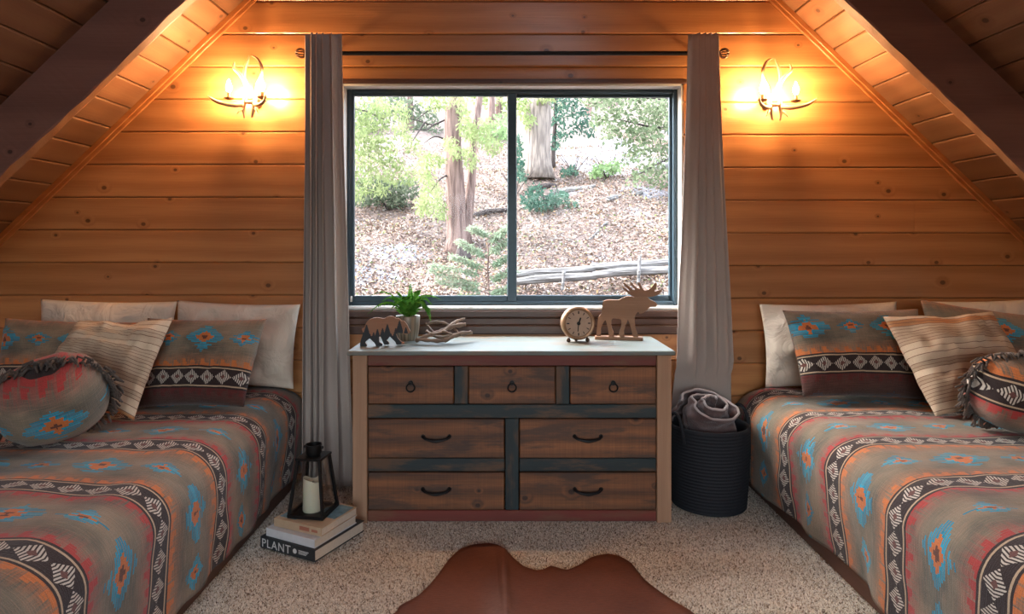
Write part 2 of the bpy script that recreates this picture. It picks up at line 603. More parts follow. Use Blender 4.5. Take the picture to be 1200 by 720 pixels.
# gable wall: backing with the window opening, then boards
bk = MB()
def gable_piece(x0, x1, z0, z1, y0, y1, mb):
    mb.box((x0, y0, z0), (x1, y1, z1))
yb0, yb1 = WY+.018, WY+.16
def gable(mb, y0, y1, ox0, ox1, oz0, oz1):
    hw = SIDE + .1
    out_l = [(-hw, -.12), (ox0, -.12), (ox0, roof_z(ox0)+.05), (-hw, roof_z(-hw)+.05)]
    out_r = [(ox1, -.12), (hw, -.12), (hw, roof_z(hw)+.05), (ox1, roof_z(ox1)+.05)]
    mid_t = [(ox0, oz1), (ox1, oz1), (ox1, roof_z(ox1)+.05), (AX, AZ+.05), (ox0, roof_z(ox0)+.05)]
    mid_b = [(ox0, -.12), (ox1, -.12), (ox1, oz0), (ox0, oz0)]
    for o in (out_l, out_r, mid_t, mid_b): mb.prism(o, y0, y1)
gable(bk, yb0, yb1, OX0, OX1, OZ0, OZ1)
wall = bk.build('wall_back', M['apron'])
tag(wall, 'gable wall of horizontal honey pine boards', kind='structure')

def board(xa_bot, xa_top, xb_bot, xb_top, z0, z1, parent, ch=.006, cut_l=False, cut_r=False):
    g_ = .0012
    z0 += g_; z1 -= g_
    cx = (xa_bot + xb_bot)/2; cz = (z0+z1)/2
    def xl(z): return xa_bot + (xa_top-xa_bot)*(z-z0)/(z1-z0)
    def xr(z): return xb_bot + (xb_top-xb_bot)*(z-z0)/(z1-z0)
    prof = [(z0, WY+.02), (z0, WY+ch), (z0+ch, WY), (z1-ch, WY), (z1, WY+ch), (z1, WY+.02)]
    vs = []
    for z, y in prof:
        vs.append((xl(z)-cx, y-WY, z-cz)); vs.append((xr(z)-cx, y-WY, z-cz))
    fs = [(2*i, 2*i+1, 2*i+3, 2*i+2) for i in range(5)]
    fs += [(10, 11, 1, 0), tuple(range(0, 12, 2)), tuple(range(11, 0, -2))]
    o = MB().add(vs, fs).build('plank', M['pine'], parent)
    o.location = (cx, WY, cz)
    return o

PITCH = 38.3/218.7
for k in range(-9, 16):
    z1 = CZ + (VY - 1.5 - 38.3*k)/218.7
    z0 = z1 - PITCH
    if z0 > AZ-.08: continue
    z0 = max(z0, .003)
    if z1 < .05: continue
    wb, wt = half_w(z0), half_w(min(z1, AZ-.001))
    wb = min(wb, SIDE); wt = min(wt, SIDE)
    zz1 = min(z1, AZ-.03)
    if k < 2:
        segs = [(AX-wb, AX-wt, AX+wb, AX+wt, z0, zz1)]
    else:
        OFF = .016                                  # boards right of the window sit a little lower
        zr0 = max(z0-OFF, .003); zr1 = zz1 if k == 2 else zz1-OFF
        hb, ht = min(half_w(zr0), SIDE), min(half_w(zr1), SIDE)
        segs = [(AX-wb, AX-wt, OX0, OX0, z0, zz1)]
        if k in (6, 9):
            c2 = 1.63 if k == 9 else 2.2
            segs += [(OX1, OX1, c2-.0007, c2-.0007, zr0, zr1), (c2+.0007, c2+.0007, AX+hb, AX+ht, zr0, zr1)]
        else: segs.append((OX1, OX1, AX+hb, AX+ht, zr0, zr1))
        ma, mz = z0, zz1
        if ma < OZ1 and mz > OZ0:                   # this row meets the window opening
            if mz > OZ1+.01: ma = OZ1
            elif ma < OZ0-.01: mz = OZ0
            else: ma = mz
        if mz - ma > .02: segs.append((OX0+.0005, OX0+.0005, OX1-.0005, OX1-.0005, ma, mz))
    for sg in segs: board(*sg, wall)

# ceiling slopes
def ceiling(sign, name, label, off):
    nx, nz = -sign*DZ*1.0, -DX      # inward normal (towards the room)
    dirx, dirz = sign*DX, -DZ
    Ltot = (SIDE + .12)/DX
    bk = MB()
    p0 = Vector((AX, 0, AZ)); e = Vector((dirx, 0, dirz)); nn = Vector((nx, 0, nz)).normalized()
    rects = [(0.0, Ltot, REAR-.2, WY+.16)]
    if sign > 0:
        rects = [(0.0, SKY_S0, REAR-.2, WY+.16), (SKY_S1, Ltot, REAR-.2, WY+.16), (SKY_S0, SKY_S1, REAR-.2, SKY_Y0), (SKY_S0, SKY_S1, SKY_Y1, WY+.16)]
    for sa, sb, ya, yb_ in rects:
        vs = []
        for yy in (ya, yb_):
            for s_, t_ in ((sa, .02), (sb, .02), (sb, .12), (sa, .12)):
                q = p0 + e*s_ - nn*t_; vs.append((q.x, yy, q.z))
        bk.add(vs, [(0,1,2,3), (7,6,5,4), (0,4,5,1), (1,5,6,2), (2,6,7,3), (3,7,4,0)])
    root = bk.build(name, M['apron'])
    tag(root, label, kind='structure')
    pw = .145
    ch = .006
    hw = pw/2 - .0018
    prof = [(-hw, .02), (-hw, ch), (-hw+ch, 0), (hw-ch, 0), (hw, ch), (hw, .02)]
    fs = [(2*i, 2*i+1, 2*i+3, 2*i+2) for i in range(5)] + [(10, 11, 1, 0), tuple(range(0, 12, 2)), tuple(range(11, 0, -2))]
    # local x = down the slope, local y = room Y, local z = outwards
    meshes = {}
    def plank_mesh(ln):
        k_ = round(ln, 3)
        if k_ not in meshes:
            vs = []
            for a, t in prof:
                vs.append((a, -ln/2, t)); vs.append((a, ln/2, t))
            meshes[k_] = MB().add(vs, fs).mesh('plank', M['pine_ceiling_y'])
        return meshes[k_]
    s0 = off % pw
    for i in range(int(Ltot/pw)):
        sc_ = s0 + pw*(i+.5)
        if sc_ + pw/2 > Ltot: break
        hole = sign > 0 and sc_ + pw/2 > SKY_S0 and sc_ - pw/2 < SKY_S1
        for ya, yb_ in (((REAR, SKY_Y0-.004), (SKY_Y1+.004, WY)) if hole else ((REAR, WY),)):
            o = new_obj('plank', plank_mesh(yb_-ya), root)
            q = p0 + e*sc_
            o.matrix_local = Matrix(((e.x, 0, -nn.x, q.x), (0, 1, 0, (ya+yb_)/2), (e.z, 0, -nn.z, q.z), (0, 0, 0, 1)))
    return root, e, nn
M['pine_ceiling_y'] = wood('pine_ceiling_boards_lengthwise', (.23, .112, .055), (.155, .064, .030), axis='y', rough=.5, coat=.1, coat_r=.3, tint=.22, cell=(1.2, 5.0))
cl_l, eL, nL = ceiling(-1, 'ceiling_left', 'left roof slope lined with pine planks', 2.247)
cl_r, eR, nR = ceiling(1, 'ceiling_right', 'right roof slope lined with pine planks', 2.225)

# moulding where the slopes meet the gable wall, and the two rafters
def slope_bar(e, nn, s0, s1, sect, name, mat, wob=None, n=2, smooth=False):
    """sect: [(Y, h)] cross-section, h = distance into the room from the ceiling face"""
    p0 = Vector((AX, 0, AZ))
    rows = []
    for i in range(n):
        s_ = s0 + (s1-s0)*i/(n-1)
        row = []
        for j, (yy, h) in enumerate(sect):
            dy = dh = 0
            if wob: dy, dh = wob(s_, j)
            q = p0 + e*s_ + nn*(h+dh)
            row.append((q.x, yy+dy, q.z))
        rows.append(row)
    mb = MB().grid(rows, closed_v=True)
    m_ = len(sect)
    mb.f.append(tuple(range(m_))); mb.f.append(tuple((n-1)*m_ + j for j in reversed(range(m_))))
    return mb.build(name, mat, smooth=smooth)
Ls = (SIDE+.05)/DX
for i, (e, nn, sd) in enumerate(((eL, nL, 'left'), (eR, nR, 'right'))):
    sec = [(WY, .0), (WY, .042), (WY-.010, .042), (WY-.012, .040), (WY-.012, .024), (WY-.018, .024), (WY-.020, .022), (WY-.020, 0)]
    o = slope_bar(e, nn, .05, Ls, sec, 'trim_%d' % (i+1), M['pine_trim'])
    tag(o, 'pine moulding between gable wall and %s roof slope' % sd, kind='structure')
    def wob(s_, j, sd=sd):
        a = 3.1 if sd == 'left' else 8.7
        f = mnoise.noise(Vector((s_*2.1, j*.7, a)))*.010 + mnoise.noise(Vector((s_*9, j*1.3, a)))*.005
        if j in (1, 2, 3): return (f*.3, f*.5)
        if j in (4, 5): return (f*1.2, f*.4)
        return (0, 0)
    sec = [(2.762, 0), (2.762, .205), (2.757, .216), (2.748, .220), (2.706, .220), (2.700, .214), (2.700, 0)]
    root = slope_bar(e, nn, .02, Ls, sec, 'ceiling_beam', M['beam'], wob, 140)
    tag(root, 'dark rough-hewn rafter under the %s roof slope' % sd, kind='structure')
    for pi in (1, 2): pass
    me = root.data
    me.materials.append(M['wane_lit'])
    m_ = len(sec)
    for p in me.polygons:
        if len(p.vertices) == 4:
            js = sorted(v % m_ for v in p.vertices)
            if js in ([1, 1, 2, 2], [2, 2, 3, 3], [3, 3, 4, 4]): p.material_index = 1

# knee walls, rear gable with a big unseen window added for fill
for sgn, nm in ((-1, 'wall_left'), (1, 'wall_right')):
    h = roof_z(sgn*SIDE)
    w_ = MB().box((sgn*SIDE, REAR-.1, -.12), (sgn*(SIDE+.1), WY+.1, h)).build(nm, M['apron'])
    tag(w_, 'low pine knee wall under the %s roof slope' % ('left' if sgn < 0 else 'right'), kind='structure')
    n_ = int(h/PITCH)
    for k in range(n_+1):
        z0 = k*PITCH; z1 = min(z0+PITCH, h-.03)
        if z1 - z0 < .03: continue
        L_ = WY-REAR
        me = MB().box((-L_/2, -.008, -(z1-z0)/2+.001), (L_/2, .008, (z1-z0)/2-.001), .004).mesh('plank', M['pine'])
        o = new_obj('plank', me, w_)
        o.matrix_local = Matrix.Translation((sgn*(SIDE-.008), (WY+REAR)/2, (z0+z1)/2)) @ Matrix.Rotation(math.radians(90), 4, 'Z')
mb = MB()
gable(mb, REAR-.14, REAR, -1.2, 1.2, .5, 2.1)
wr = mb.build('wall_rear', M['pine'])
tag(wr, 'rear gable wall with an opening for the added window', kind='structure')
wroot = MB()
for q in (((-1.2, .5), (1.2, .56)), ((-1.2, 2.04), (1.2, 2.1)), ((-1.2, .56), (-1.14, 2.04)), ((1.14, .56), (1.2, 2.04)), ((-.03, .56), (.03, 2.04))):
    wroot.box((q[0][0], REAR-.12, q[0][1]), (q[1][0], REAR-.06, q[1][1]))
wroot = wroot.build('added_rear_window', M['alu'])
tag(wroot, 'added rear window with dark frame, for fill light', kind='structure')
for a in (-1.14, .03):
    MB().box((a, REAR-.095, .56), (a+1.11, REAR-.09, 2.04)).build('pane', M['glass'], wroot)
# frame and pane of the added fill skylight in the right slope
def sk(s_, y, t): 
    q = Vector((AX, 0, AZ)) + eR*s_ - nR*t
    return (q.x, y, q.z)
def sk_box(mb, sa, sb, ya, yb_, ta, tb):
    vs = [sk(s_, y, t) for t in (ta, tb) for s_, y in ((sa, ya), (sb, ya), (sb, yb_), (sa, yb_))]
    return mb.add(vs, [(0,1,2,3), (4,5,6,7), (0,1,5,4), (1,2,6,5), (2,3,7,6), (3,0,4,7)])
mb = MB()
for q in ((SKY_S0, SKY_S0+.02, SKY_Y0, SKY_Y1), (SKY_S1-.02, SKY_S1, SKY_Y0, SKY_Y1), (SKY_S0+.02, SKY_S1-.02, SKY_Y0, SKY_Y0+.02), (SKY_S0+.02, SKY_S1-.02, SKY_Y1-.02, SKY_Y1)):
    sk_box(mb, *q, .0, .13)
skl = mb.build('added_skylight', M['jamb'])
tag(skl, 'skylight added to the right roof slope for fill light', kind='structure')
sk_box(MB(), SKY_S0+.02, SKY_S1-.02, SKY_Y0+.02, SKY_Y1-.02, .085, .09).build('pane', M['glass'], skl)

# the sliding window
win = MB()
d0, d1 = WY+.002, WY+.155
win.box((OX0, d0, OZ0-.0), (OX0+.012, d1, OZ1)).box((OX1-.012, d0, OZ0), (OX1, d1, OZ1)).box((OX0, d0, OZ1-.012), (OX1, d1, OZ1)).box((OX0, d0, OZ0), (OX1, d1, OZ0+.012))
win = win.build('window_1', M['jamb'])
tag(win, 'wide two-panel sliding window with dark metal frame', kind='structure')
fx0, fx1, fz0, fz1 = OX0+.012, OX1-.012, OZ0+.012, OZ1-.012
def ring(mb, x0, x1, z0, z1, y0, y1, wl, wr_, wt, wb, bev=.004):
    mb.box((x0, y0, z0), (x0+wl, y1, z1), bev); mb.box((x1-wr_, y0, z0), (x1, y1, z1), bev)
    mb.box((x0+wl, y0, z1-wt), (x1-wr_, y1, z1), bev); mb.box((x0+wl, y0, z0), (x1-wr_, y1, z0+wb), bev)
    return mb
ring(MB(), fx0, fx1, fz0, fz1, WY+.075, WY+.145, .022, .022, .022, .022).build('window_frame', M['alu'], win)
xm = (600 - VX)*(WY+.09)/F
s1 = ring(MB(), fx0+.020, xm+.026, fz0+.018, fz1-.018, WY+.078, WY+.105, .018, .052, .018, .034).build('sash', M['alu'], win)
s2 = ring(MB(), xm-.026, fx1-.020, fz0+.018, fz1-.018, WY+.108, WY+.135, .052, .016, .018, .034).build('sash', M['alu'], win)
MB().box((fx0+.034, WY+.090, fz0+.048), (xm-.022, WY+.094, fz1-.034)).build('pane', M['glass'], s1)
MB().box((xm+.022, WY+.120, fz0+.048), (fx1-.034, WY+.124, fz1-.034)).build('pane', M['glass'], s2)
MB().box((fx0+.022, WY+.055, fz0+.02), (fx0+.030, WY+.076, fz0+.05), .002).build('latch', M['jamb'], win)
# stool and moulded apron below, thin casing above
MB().box((OX0-.03, WY-.012, OZ0-.006), (OX1+.03, WY+.004, OZ0+.008), .003).build('sill', M['jamb'], win)
for i, (za, zb, pr) in enumerate(((OZ0-.045, OZ0-.007, .022), (OZ0-.085, OZ0-.047, .014), (OZ0-.135, OZ0-.087, .020))):
    o = MB().box((OX0-.045, WY-pr, za), (OX1+.045, WY+.001, zb), .005).build('apron_board', M['apron'], win)
MB().box((OX0-.02, WY-.012, OZ1-.002), (OX1+.02, WY+.004, OZ1+.022), .004).build('casing', M['apron'], win)
# ------------------------------------------------------------------ beds
BZ = .535                                     # top of the bedspread
def fold_noise(a, b, c): return mnoise.noise(Vector((a, b, c)))

def bed(sign, xs, label, spread_label, seed):
    """sign: side of the room; xs: room-side face of the bed"""
    y1, y0 = WY-.03, 1.16
    w = 1.58
    cx = xs + sign*w/2
    root = thing('bed', label, 'bed', (cx, (y0+y1)/2, 0))
    L = y1-y0
    hw = w/2
    MB().box((-hw+.03, -L/2+.05, 0.0), (hw-.03, L/2, .215), .01).build('base', M['bed_base'], root)
    MB().box((-hw+.05, -L/2+.07, .218), (hw-.05, L/2-.01, BZ-.035), .05).build('mattress', M['mattress'], root)
    # bedspread draped over it: across parameter a (metres), along parameter b
    rad = .135
    top_w = w - rad - .02
    arc = rad*math.pi/2
    hem = .085
    side = BZ - rad - hem
    A = top_w + arc + side
    nA, nB = 110, 190
    foot_arc = .10*math.pi/2
    B = (L - .10) + foot_arc + (BZ - .10 - hem)
    P = []; UV = []
    for i in range(nA+1):
        a = A*i/nA
        row = []
        for j in range(nB+1):
            b = B*j/nB
            # across
            if a < top_w: xa, za, t = a, 0.0, 0.0
            elif a < top_w + arc:
                th = (a-top_w)/rad
                xa, za, t = top_w + rad*math.sin(th), rad*(1-math.cos(th)), th/(math.pi/2)*.5
            else:
                xa, za, t = top_w + rad, rad + (a-top_w-arc), .5 + .5*(a-top_w-arc)/side
            lb = L - .10
            if b < lb: yb, zb = b, 0.0
            elif b < lb + foot_arc:
                th = (b-lb)/.10; yb, zb = lb + .10*math.sin(th), .10*(1-math.cos(th))
            else: yb, zb = lb + .10, .10 + (b-lb-foot_arc)
            Yw = y1 - yb
            f = fold_noise(Yw*2.4, seed, .3)*.050 + fold_noise(Yw*5.5 + za*1.5, seed, 1.7)*.030
            bulge = .024*math.sin(min(max(t, 0), 1)*math.pi)
            x_out = xa + t*t*f + bulge
            zz = BZ - max(za, zb)
            zz += (1-min(t*2, 1))*(fold_noise(a*4, b*3.4, seed)*.012 + fold_noise(a*5+b*9, b*7-a*4, seed)*.006 + abs(fold_noise(a*9+b*3, b*11, seed+2))*.005 - .006)
            x_out += t*(fold_noise(a*9, b*9, seed+5)*.010 + fold_noise(a*4+b*6, b*4, seed+8)*.014)
            if t >= .5: x_out = min(max(x_out, top_w + rad - .014), top_w + rad + .034)
            if b < .12: zz -= .03*(1-b/.12)**2
            hemw = (max(a-top_w-arc, 0)/side)*fold_noise(Yw*3.3, seed, 9.1)*.012
            xw = cx + sign*hw - sign*(.02 + x_out)
            row.append((xw, Yw, zz + hemw))
            UV.append((a*1.0 + seed*.03, b + .10 + seed*.05))
        P.append(row)
    mb = MB().grid(P)
    mb.uv = UV
    o = mb.build('bedspread', M['weave'], smooth=True, recalc=False)
    o.data.flip_normals() if sign < 0 else None
    sm = o.modifiers.new('thickness', 'SOLIDIFY'); sm.thickness = .007; sm.offset = -1
    tag(o, spread_label, 'bedspread')
    return root

bed(-1, -1.06, 'platform bed with dark wooden base beside the lantern and books', 'southwestern patterned bedspread on the bed beside the lantern and books', 1.0)
bed(1, 1.25, 'platform bed with dark wooden base beside the black basket', 'southwestern patterned bedspread on the bed beside the black basket', 2.0)

# ------------------------------------------------------------------ pillows
def pillow_mesh(Wd, H, T, mat, seed, uvo=(0, 0), pinch=.05, wr=.006, nu=30, nv=24, pw=2.4, uvs=1.0, round_=0.0, flip_uv=False):
    V = []; UV = []; Fc = []
    idx = {}
    def key(side, i, j):
        if i in (0, nu) or j in (0, nv): side = 0
        return (side, i, j)
    for side in (0, 1):
        for i in range(nu+1):
            for j in range(nv+1):
                k = key(side, i, j)
                if k in idx: continue
                u = -math.cos(math.pi*i/nu)*.5 + (2*i/nu-1)*.5
                v = -math.cos(math.pi*j/nv)*.5 + (2*j/nv-1)*.5
                u0, v0 = u, v
                if round_:
                    us = u*math.sqrt(max(0, 1 - v*v/2)); vs_ = v*math.sqrt(max(0, 1 - u*u/2))
                    u, v = u*(1-round_)+us*round_, v*(1-round_)+vs_*round_
                x = Wd/2*u*(1 - pinch*(1-v0*v0)); z = H/2*v*(1 - pinch*(1-u0*u0))
                th = T/2*(max(0, 1-abs(u0)**pw)*max(0, 1-abs(v0)**pw))**.52
                nz = fold_noise(x*7+seed, z*7, seed*1.7)*wr*1.6 + fold_noise(x*17, z*17+seed, side*5.1)*wr*.8
                rad_ = fold_noise(math.atan2(z, x)*2.2, seed, 2.0+side)*wr*2*min(1, (abs(u0)**2+abs(v0)**2))
                e = min(1, th/(T/2)*1.5)
                y = (-1 if side == 0 else 1)*(th + (nz+rad_)*e)
                idx[k] = len(V)
                V.append((x, y, z))
                uu, vv = (x+Wd/2)*uvs, (z+H/2)*uvs
                if flip_uv: uu, vv = vv, uu
                UV.append((uu+uvo[0], vv+uvo[1]))
    for side in (0, 1):
        for i in range(nu):
            for j in range(nv):
                q = [idx[key(side, i, j)], idx[key(side, i+1, j)], idx[key(side, i+1, j+1)], idx[key(side, i, j+1)]]
                Fc.append(tuple(q if side == 0 else reversed(q)))
    mb = MB().add(V, Fc); mb.uv = UV
    return mb

def place_pillow(name, label, cat, mb, mat, x, y, lean, yaw=0.0, roll=0.0, rest=BZ, sink=.002, group=None, fringe=False, Wd=.45, H=.45, z_add=0.0):
    Rm = Matrix.Rotation(math.radians(yaw), 4, 'Z') @ Matrix.Rotation(-math.radians(lean), 4, 'X') @ Matrix.Rotation(math.radians(roll), 4, 'Y')
    zmin = min((Rm @ Vector(p)).z for p in mb.v)
    o = mb.build(name, mat, smooth=True, recalc=False)
    o.matrix_world = Matrix.Translation((x, y, rest - sink - zmin + z_add)) @ Rm
    tag(o, label, cat, group)
    return o

def at_x(px, Y): return (px - VX)*Y/F

BA, BB = 'on the bed beside the lantern and books', 'on the bed beside the black basket'
def quad_pillow(name, label, cat, mat, corners, lean, yaw, T, seed, uvo, Wu, Hu, wr=.008, chop=0.0, y_add=0.0, pinch=.05, contact=None):
    """soft pillow leaning on the wall or its neighbours; its corners TL, TR, BR, BL are photograph pixels cast onto the leaning plane"""
    n = (Matrix.Rotation(math.radians(yaw), 3, 'Z') @ Matrix.Rotation(-math.radians(lean), 3, 'X')) @ Vector((0, -1, 0))
    lowest = max(corners[2:], key=lambda c: c[1])
    p0 = onz(*(contact or lowest), BZ + .004) + Vector((0, y_add, 0))
    eye = Vector((0, 0, CZ))
    Q = []
    for c in corners:
        d = W(c[0], c[1], 1.0) - eye
        Q.append(eye + d*((p0 - eye).dot(n)/d.dot(n)))
    TL, TR, BR, BL = Q
    ctr_ = (TL+TR+BR+BL)/4
    mb = pillow_mesh(2.0, 2.0, T, None, seed, pinch=0, wr=wr)
    V = []; UV = []
    for (x, y, z) in mb.v:
        u, v = x, z
        k = pinch
        uu = u*(1 - k*(1-v*v)); vv = v*(1 - k*(1-u*u))
        vv -= chop*max(0, v)**2*math.exp(-((u-.1)/.30)**2)
        s_, t_ = (uu+1)/2, (vv+1)/2
        p = (BL*(1-s_) + BR*s_)*(1-t_) + (TL*(1-s_) + TR*s_)*t_
        # crumple: pull the surface in and out of the plane
        e = math.sqrt(max(0, 1-abs(u)**3))*math.sqrt(max(0, 1-abs(v)**3))
        yy = y + e*(fold_noise(u*2.2+seed, v*2.2, 1.0 if y < 0 else 4.0)*wr*1.8 + fold_noise(u*1.2+v*4+seed, v*1.5, 7.0)*wr*1.2)*(-1 if y < 0 else 1)
        q = p + n*(-yy)
        V.append(q)
        UV.append((uvo[0]+(u+1)/2*Wu, uvo[1]+(v+1)/2*Hu))
    lo = min(p.z for p in V)
    base = Vector((ctr_.x, ctr_.y, BZ))
    lift = max(0.0, BZ + .001 - lo) if lo < BZ else 0.0
    mb.v = [tuple(p - base + Vector((0, 0, lift))) for p in V]; mb.uv = UV
    o = mb.build(name, mat, smooth=True, recalc=False)
    o.location = base
    tag(o, label, cat)
    return o

# left bed
place_pillow('pillow', 'cream pillow standing behind the striped cushion, its top edge showing, ' + 'bed by the lantern', 'pillow',
    pillow_mesh(.72, .44, .14, None, 3.0, wr=.016), M['white_cotton'], at_x(118, 3.29), 3.33, 6, 0, 1)
place_pillow('pillow', 'cream pillow whose end sticks out beside the curtain, bed by the lantern', 'pillow',
    pillow_mesh(.64, .43, .16, None, 5.0, wr=.024), M['white_cotton'], at_x(272, 3.25), 3.285, 8, 0, 2)
quad_pillow('pillow_sham', 'patterned pillow sham half hidden behind the striped and fringed cushions, bed by the lantern', 'pillow', M['sham'],
    [(6, 373), (163, 378), (168, 470), (-14, 468)], 22, 3, .19, 8.0, (.06, .285), .70, .44, contact=(80, 471))
quad_pillow('pillow_sham', 'turquoise and brown patterned pillow sham next to the curtain, bed by the lantern', 'pillow', M['sham'],
    [(173, 373), (313, 374), (286, 477), (160, 478)], 22, -3, .20, 11.0, (.115, .275), .64, .44)
quad_pillow('cushion', 'striped beige square cushion, bed by the lantern', 'cushion', M['stripe'],
    [(92, 376), (203, 373), (157, 493), (42, 440)], 30, 4, .14, 14.0, (0, .02), .48, .46, wr=.012, chop=.10, contact=(157, 499))

def fringed(label, mb, mat, x, y, lean, yaw, roll, Wd, H, round_, seed):
    Rm = Matrix.Rotation(math.radians(yaw), 4, 'Z') @ Matrix.Rotation(-math.radians(lean), 4, 'X') @ Matrix.Rotation(math.radians(roll), 4, 'Y')
    zmin = min((Rm @ Vector(p)).z for p in mb.v)
    z0 = BZ + .008 - zmin
    root = thing('cushion', label, 'cushion', (x, y, z0))
    root.rotation_euler = Rm.to_euler()
    mb.build('cover', mat, root, smooth=True, recalc=False)
    fr = MB()
    rr = random.Random(seed)
    n = 190
    Ri = Rm.to_3x3().inverted()
    def clamp(p):
        w = Rm.to_3x3() @ p
        lim = BZ + .016 - z0
        if w.z < lim: w.z = lim + rr.uniform(0, .006)
        return Ri @ w
    for i in range(n):
        a = 2*math.pi*i/n + rr.uniform(-.02, .02)
        # point on the seam
        c, s_ = math.cos(a), math.sin(a)
        m = max(abs(c), abs(s_))
        u, v = c/m, s_/m
        us = u*math.sqrt(1 - v*v/2); vs_ = v*math.sqrt(1 - u*u/2)
        u, v = u*(1-round_)+us*round_, v*(1-round_)+vs_*round_
        p = Vector((Wd/2*u*.985, 0, H/2*v*.985))
        d = Vector((c, 0, s_)); tg = Vector((-s_, 0, c))
        down = Ri @ Vector((0, 0, -1))
        d1 = (d*.8 + Vector((0, rr.uniform(-1.0, .3), 0)) + tg*rr.uniform(-.5, .5)).normalized()
        L_ = rr.uniform(.034, .056)
        mid = p + d1*L_*.55
        tip = mid + (d1*.5 + down*.55 + tg*rr.uniform(-.4, .4)).normalized()*L_*.6
        fr.tube([clamp(p - d*.003), clamp(mid), clamp(tip)], [.0042, .0052, .0036], 5)
    f = fr.build('fringe', M['fringe'], root, smooth=True)
    tag(f, 'dark twisted yarn fringe', kind='stuff')
    return root
fringed('fringed turquoise and brown cushion, bed by the lantern', pillow_mesh(.36, .30, .30, None, 21.0, (-.095, .055), pinch=.0, round_=.8, pw=2.8, uvs=1.0, wr=.010), M['weave'], at_x(60, 2.34), 2.35, -26, 32, -14, .36, .30, .8, 5)

# right bed
place_pillow('pillow', 'cream pillow whose end sticks out beside the curtain, bed by the basket', 'pillow',
    pillow_mesh(.72, .43, .18, None, 31.0, wr=.024), M['white_cotton'], at_x(981, 3.25), 3.305, 8, 0, -1)
quad_pillow('pillow_sham', 'patterned pillow sham with dark maroon lower half, bed by the basket', 'pillow', M['sham'],
    [(917, 364), (1076, 362), (1090, 469), (941, 465)], 22, 2, .20, 34.0, (.03, .245), .68, .46)
place_pillow('pillow', 'cream pillow standing at the back behind the patterned shams, bed by the basket', 'pillow',
    pillow_mesh(.68, .44, .13, None, 37.0, wr=.016), M['white_cotton'], at_x(1178, 3.30), 3.335, 6, 0, -2)
quad_pillow('pillow_sham', 'patterned pillow sham peeking out behind the striped cushion, bed by the basket', 'pillow', M['sham'],
    [(1078, 351), (1250, 374), (1250, 470), (1098, 468)], 20, -2, .19, 41.0, (.16, .275), .70, .45, contact=(1170, 470))
quad_pillow('cushion', 'striped beige square cushion, bed by the basket', 'cushion', M['stripe'],
    [(1034, 371), (1163, 365), (1224, 474), (1096, 488)], 30, 0, .19, 44.0, (0, .42), .50, .48, wr=.012, chop=.05)
fringed('fringed dark patterned cushion, bed by the basket', pillow_mesh(.40, .30, .30, None, 51.0, (.05, .22), pinch=.0, round_=.8, pw=2.8, wr=.010), M['weave'], at_x(1206, 2.44), 2.46, -12, -8, 6, .40, .30, .8, 9)

# ------------------------------------------------------------------ dresser
DY = 2.90                                     # front face of the posts
def dx(px): return (px - VX)*DY/F
def dz(py): return CZ - (py - VY)*DY/F
M['d_post'] = wood('raw_pine_post', (.42, .24, .14), (.28, .145, .078), axis='z', rough=.65, tint=.08, knots=False)
M['d_top'] = wood('whitewashed_top', (.22, .175, .13), (.14, .105, .075), rough=.6, tint=.05, wear=(.155, .19, .175), wear_amt=.75, knots=False)
M['d_drawer'] = wood('rough_drawer_front', (.31, .110, .034), (.080, .030, .012), rough=.6, tint=.14, wear=(.060, .030, .018), wear_amt=.36, contrast=1.3, saw=True, cell=(3.0, 7.0))
M['d_red'] = wood('worn_red_rail', (.20, .032, .018), (.10, .018, .011), rough=.6, tint=.06, wear=(.15, .060, .028), wear_amt=.42, knots=False)
M['d_teal'] = wood('worn_teal_rail', (.015, .030, .032), (.010, .015, .016), rough=.6, tint=.10, wear=(.12, .056, .024), wear_amt=.46, knots=False)
M['d_teal_v'] = wood('worn_teal_upright', (.015, .030, .032), (.010, .015, .016), axis='z', rough=.6, tint=.10, wear=(.12, .056, .024), wear_amt=.46, knots=False)
TOPZ = .787
cxd = dx(600)
dr = thing('dresser', 'rustic wooden dresser with seven drawers and worn teal and red rails', 'dresser', (cxd, DY+.23, 0))
def loc(p): return (p[0]-cxd, p[1]-DY-.23, p[2])
def dbox(name, a, b, mat, parent, bev=.003):
    a = loc(a); b = loc(b)
    c = [(p+q)/2 for p, q in zip(a, b)]
    o = MB().box([p-r for p, r in zip(a, c)], [p-r for p, r in zip(b, c)], bev).build(name, mat, parent)
    o.location = c
    return o
yb = DY+.45
top = dbox('top', ((406-VX)*2.88/F, 2.88, TOPZ-.020), ((792-VX)*2.88/F, yb+.012, TOPZ), M['d_top'], dr, .004)
z_u = TOPZ-.0205
for a, b in ((413, 430), (770, 787)):
    dbox('post', (dx(a), DY, 0), (dx(b), DY+.07, z_u), M['d_post'], dr)
    dbox('post', (dx(a), yb-.07, 0), (dx(b), yb, z_u), M['d_post'], dr)
for a, b in ((417, 426), (774, 783)):
    dbox('side_panel', (dx(a), DY+.07, .06), (dx(b), yb-.07, z_u), M['d_drawer'], dr)
dbox('back_panel', (dx(430), yb-.03, .06), (dx(770), yb-.01, z_u), M['d_drawer'], dr)
fy = DY+.008
dbox('rail', (dx(430.3), fy, dz(429.5)), (dx(769.7), fy+.03, z_u), M['d_red'], dr)
dbox('rail', (dx(430.3), fy, dz(491)), (dx(769.7), fy+.03, dz(475)), M['d_teal'], dr)
dbox('rail', (dx(430.3), fy+.004, dz(554)), (dx(591.4), fy+.03, dz(538.5)), M['d_teal'], dr)
dbox('rail', (dx(608.6), fy+.004, dz(554)), (dx(769.7), fy+.03, dz(538.5)), M['d_teal'], dr)
dbox('rail', (dx(430.3), fy, .006), (dx(769.7), fy+.03, dz(599.5)), M['d_red'], dr)
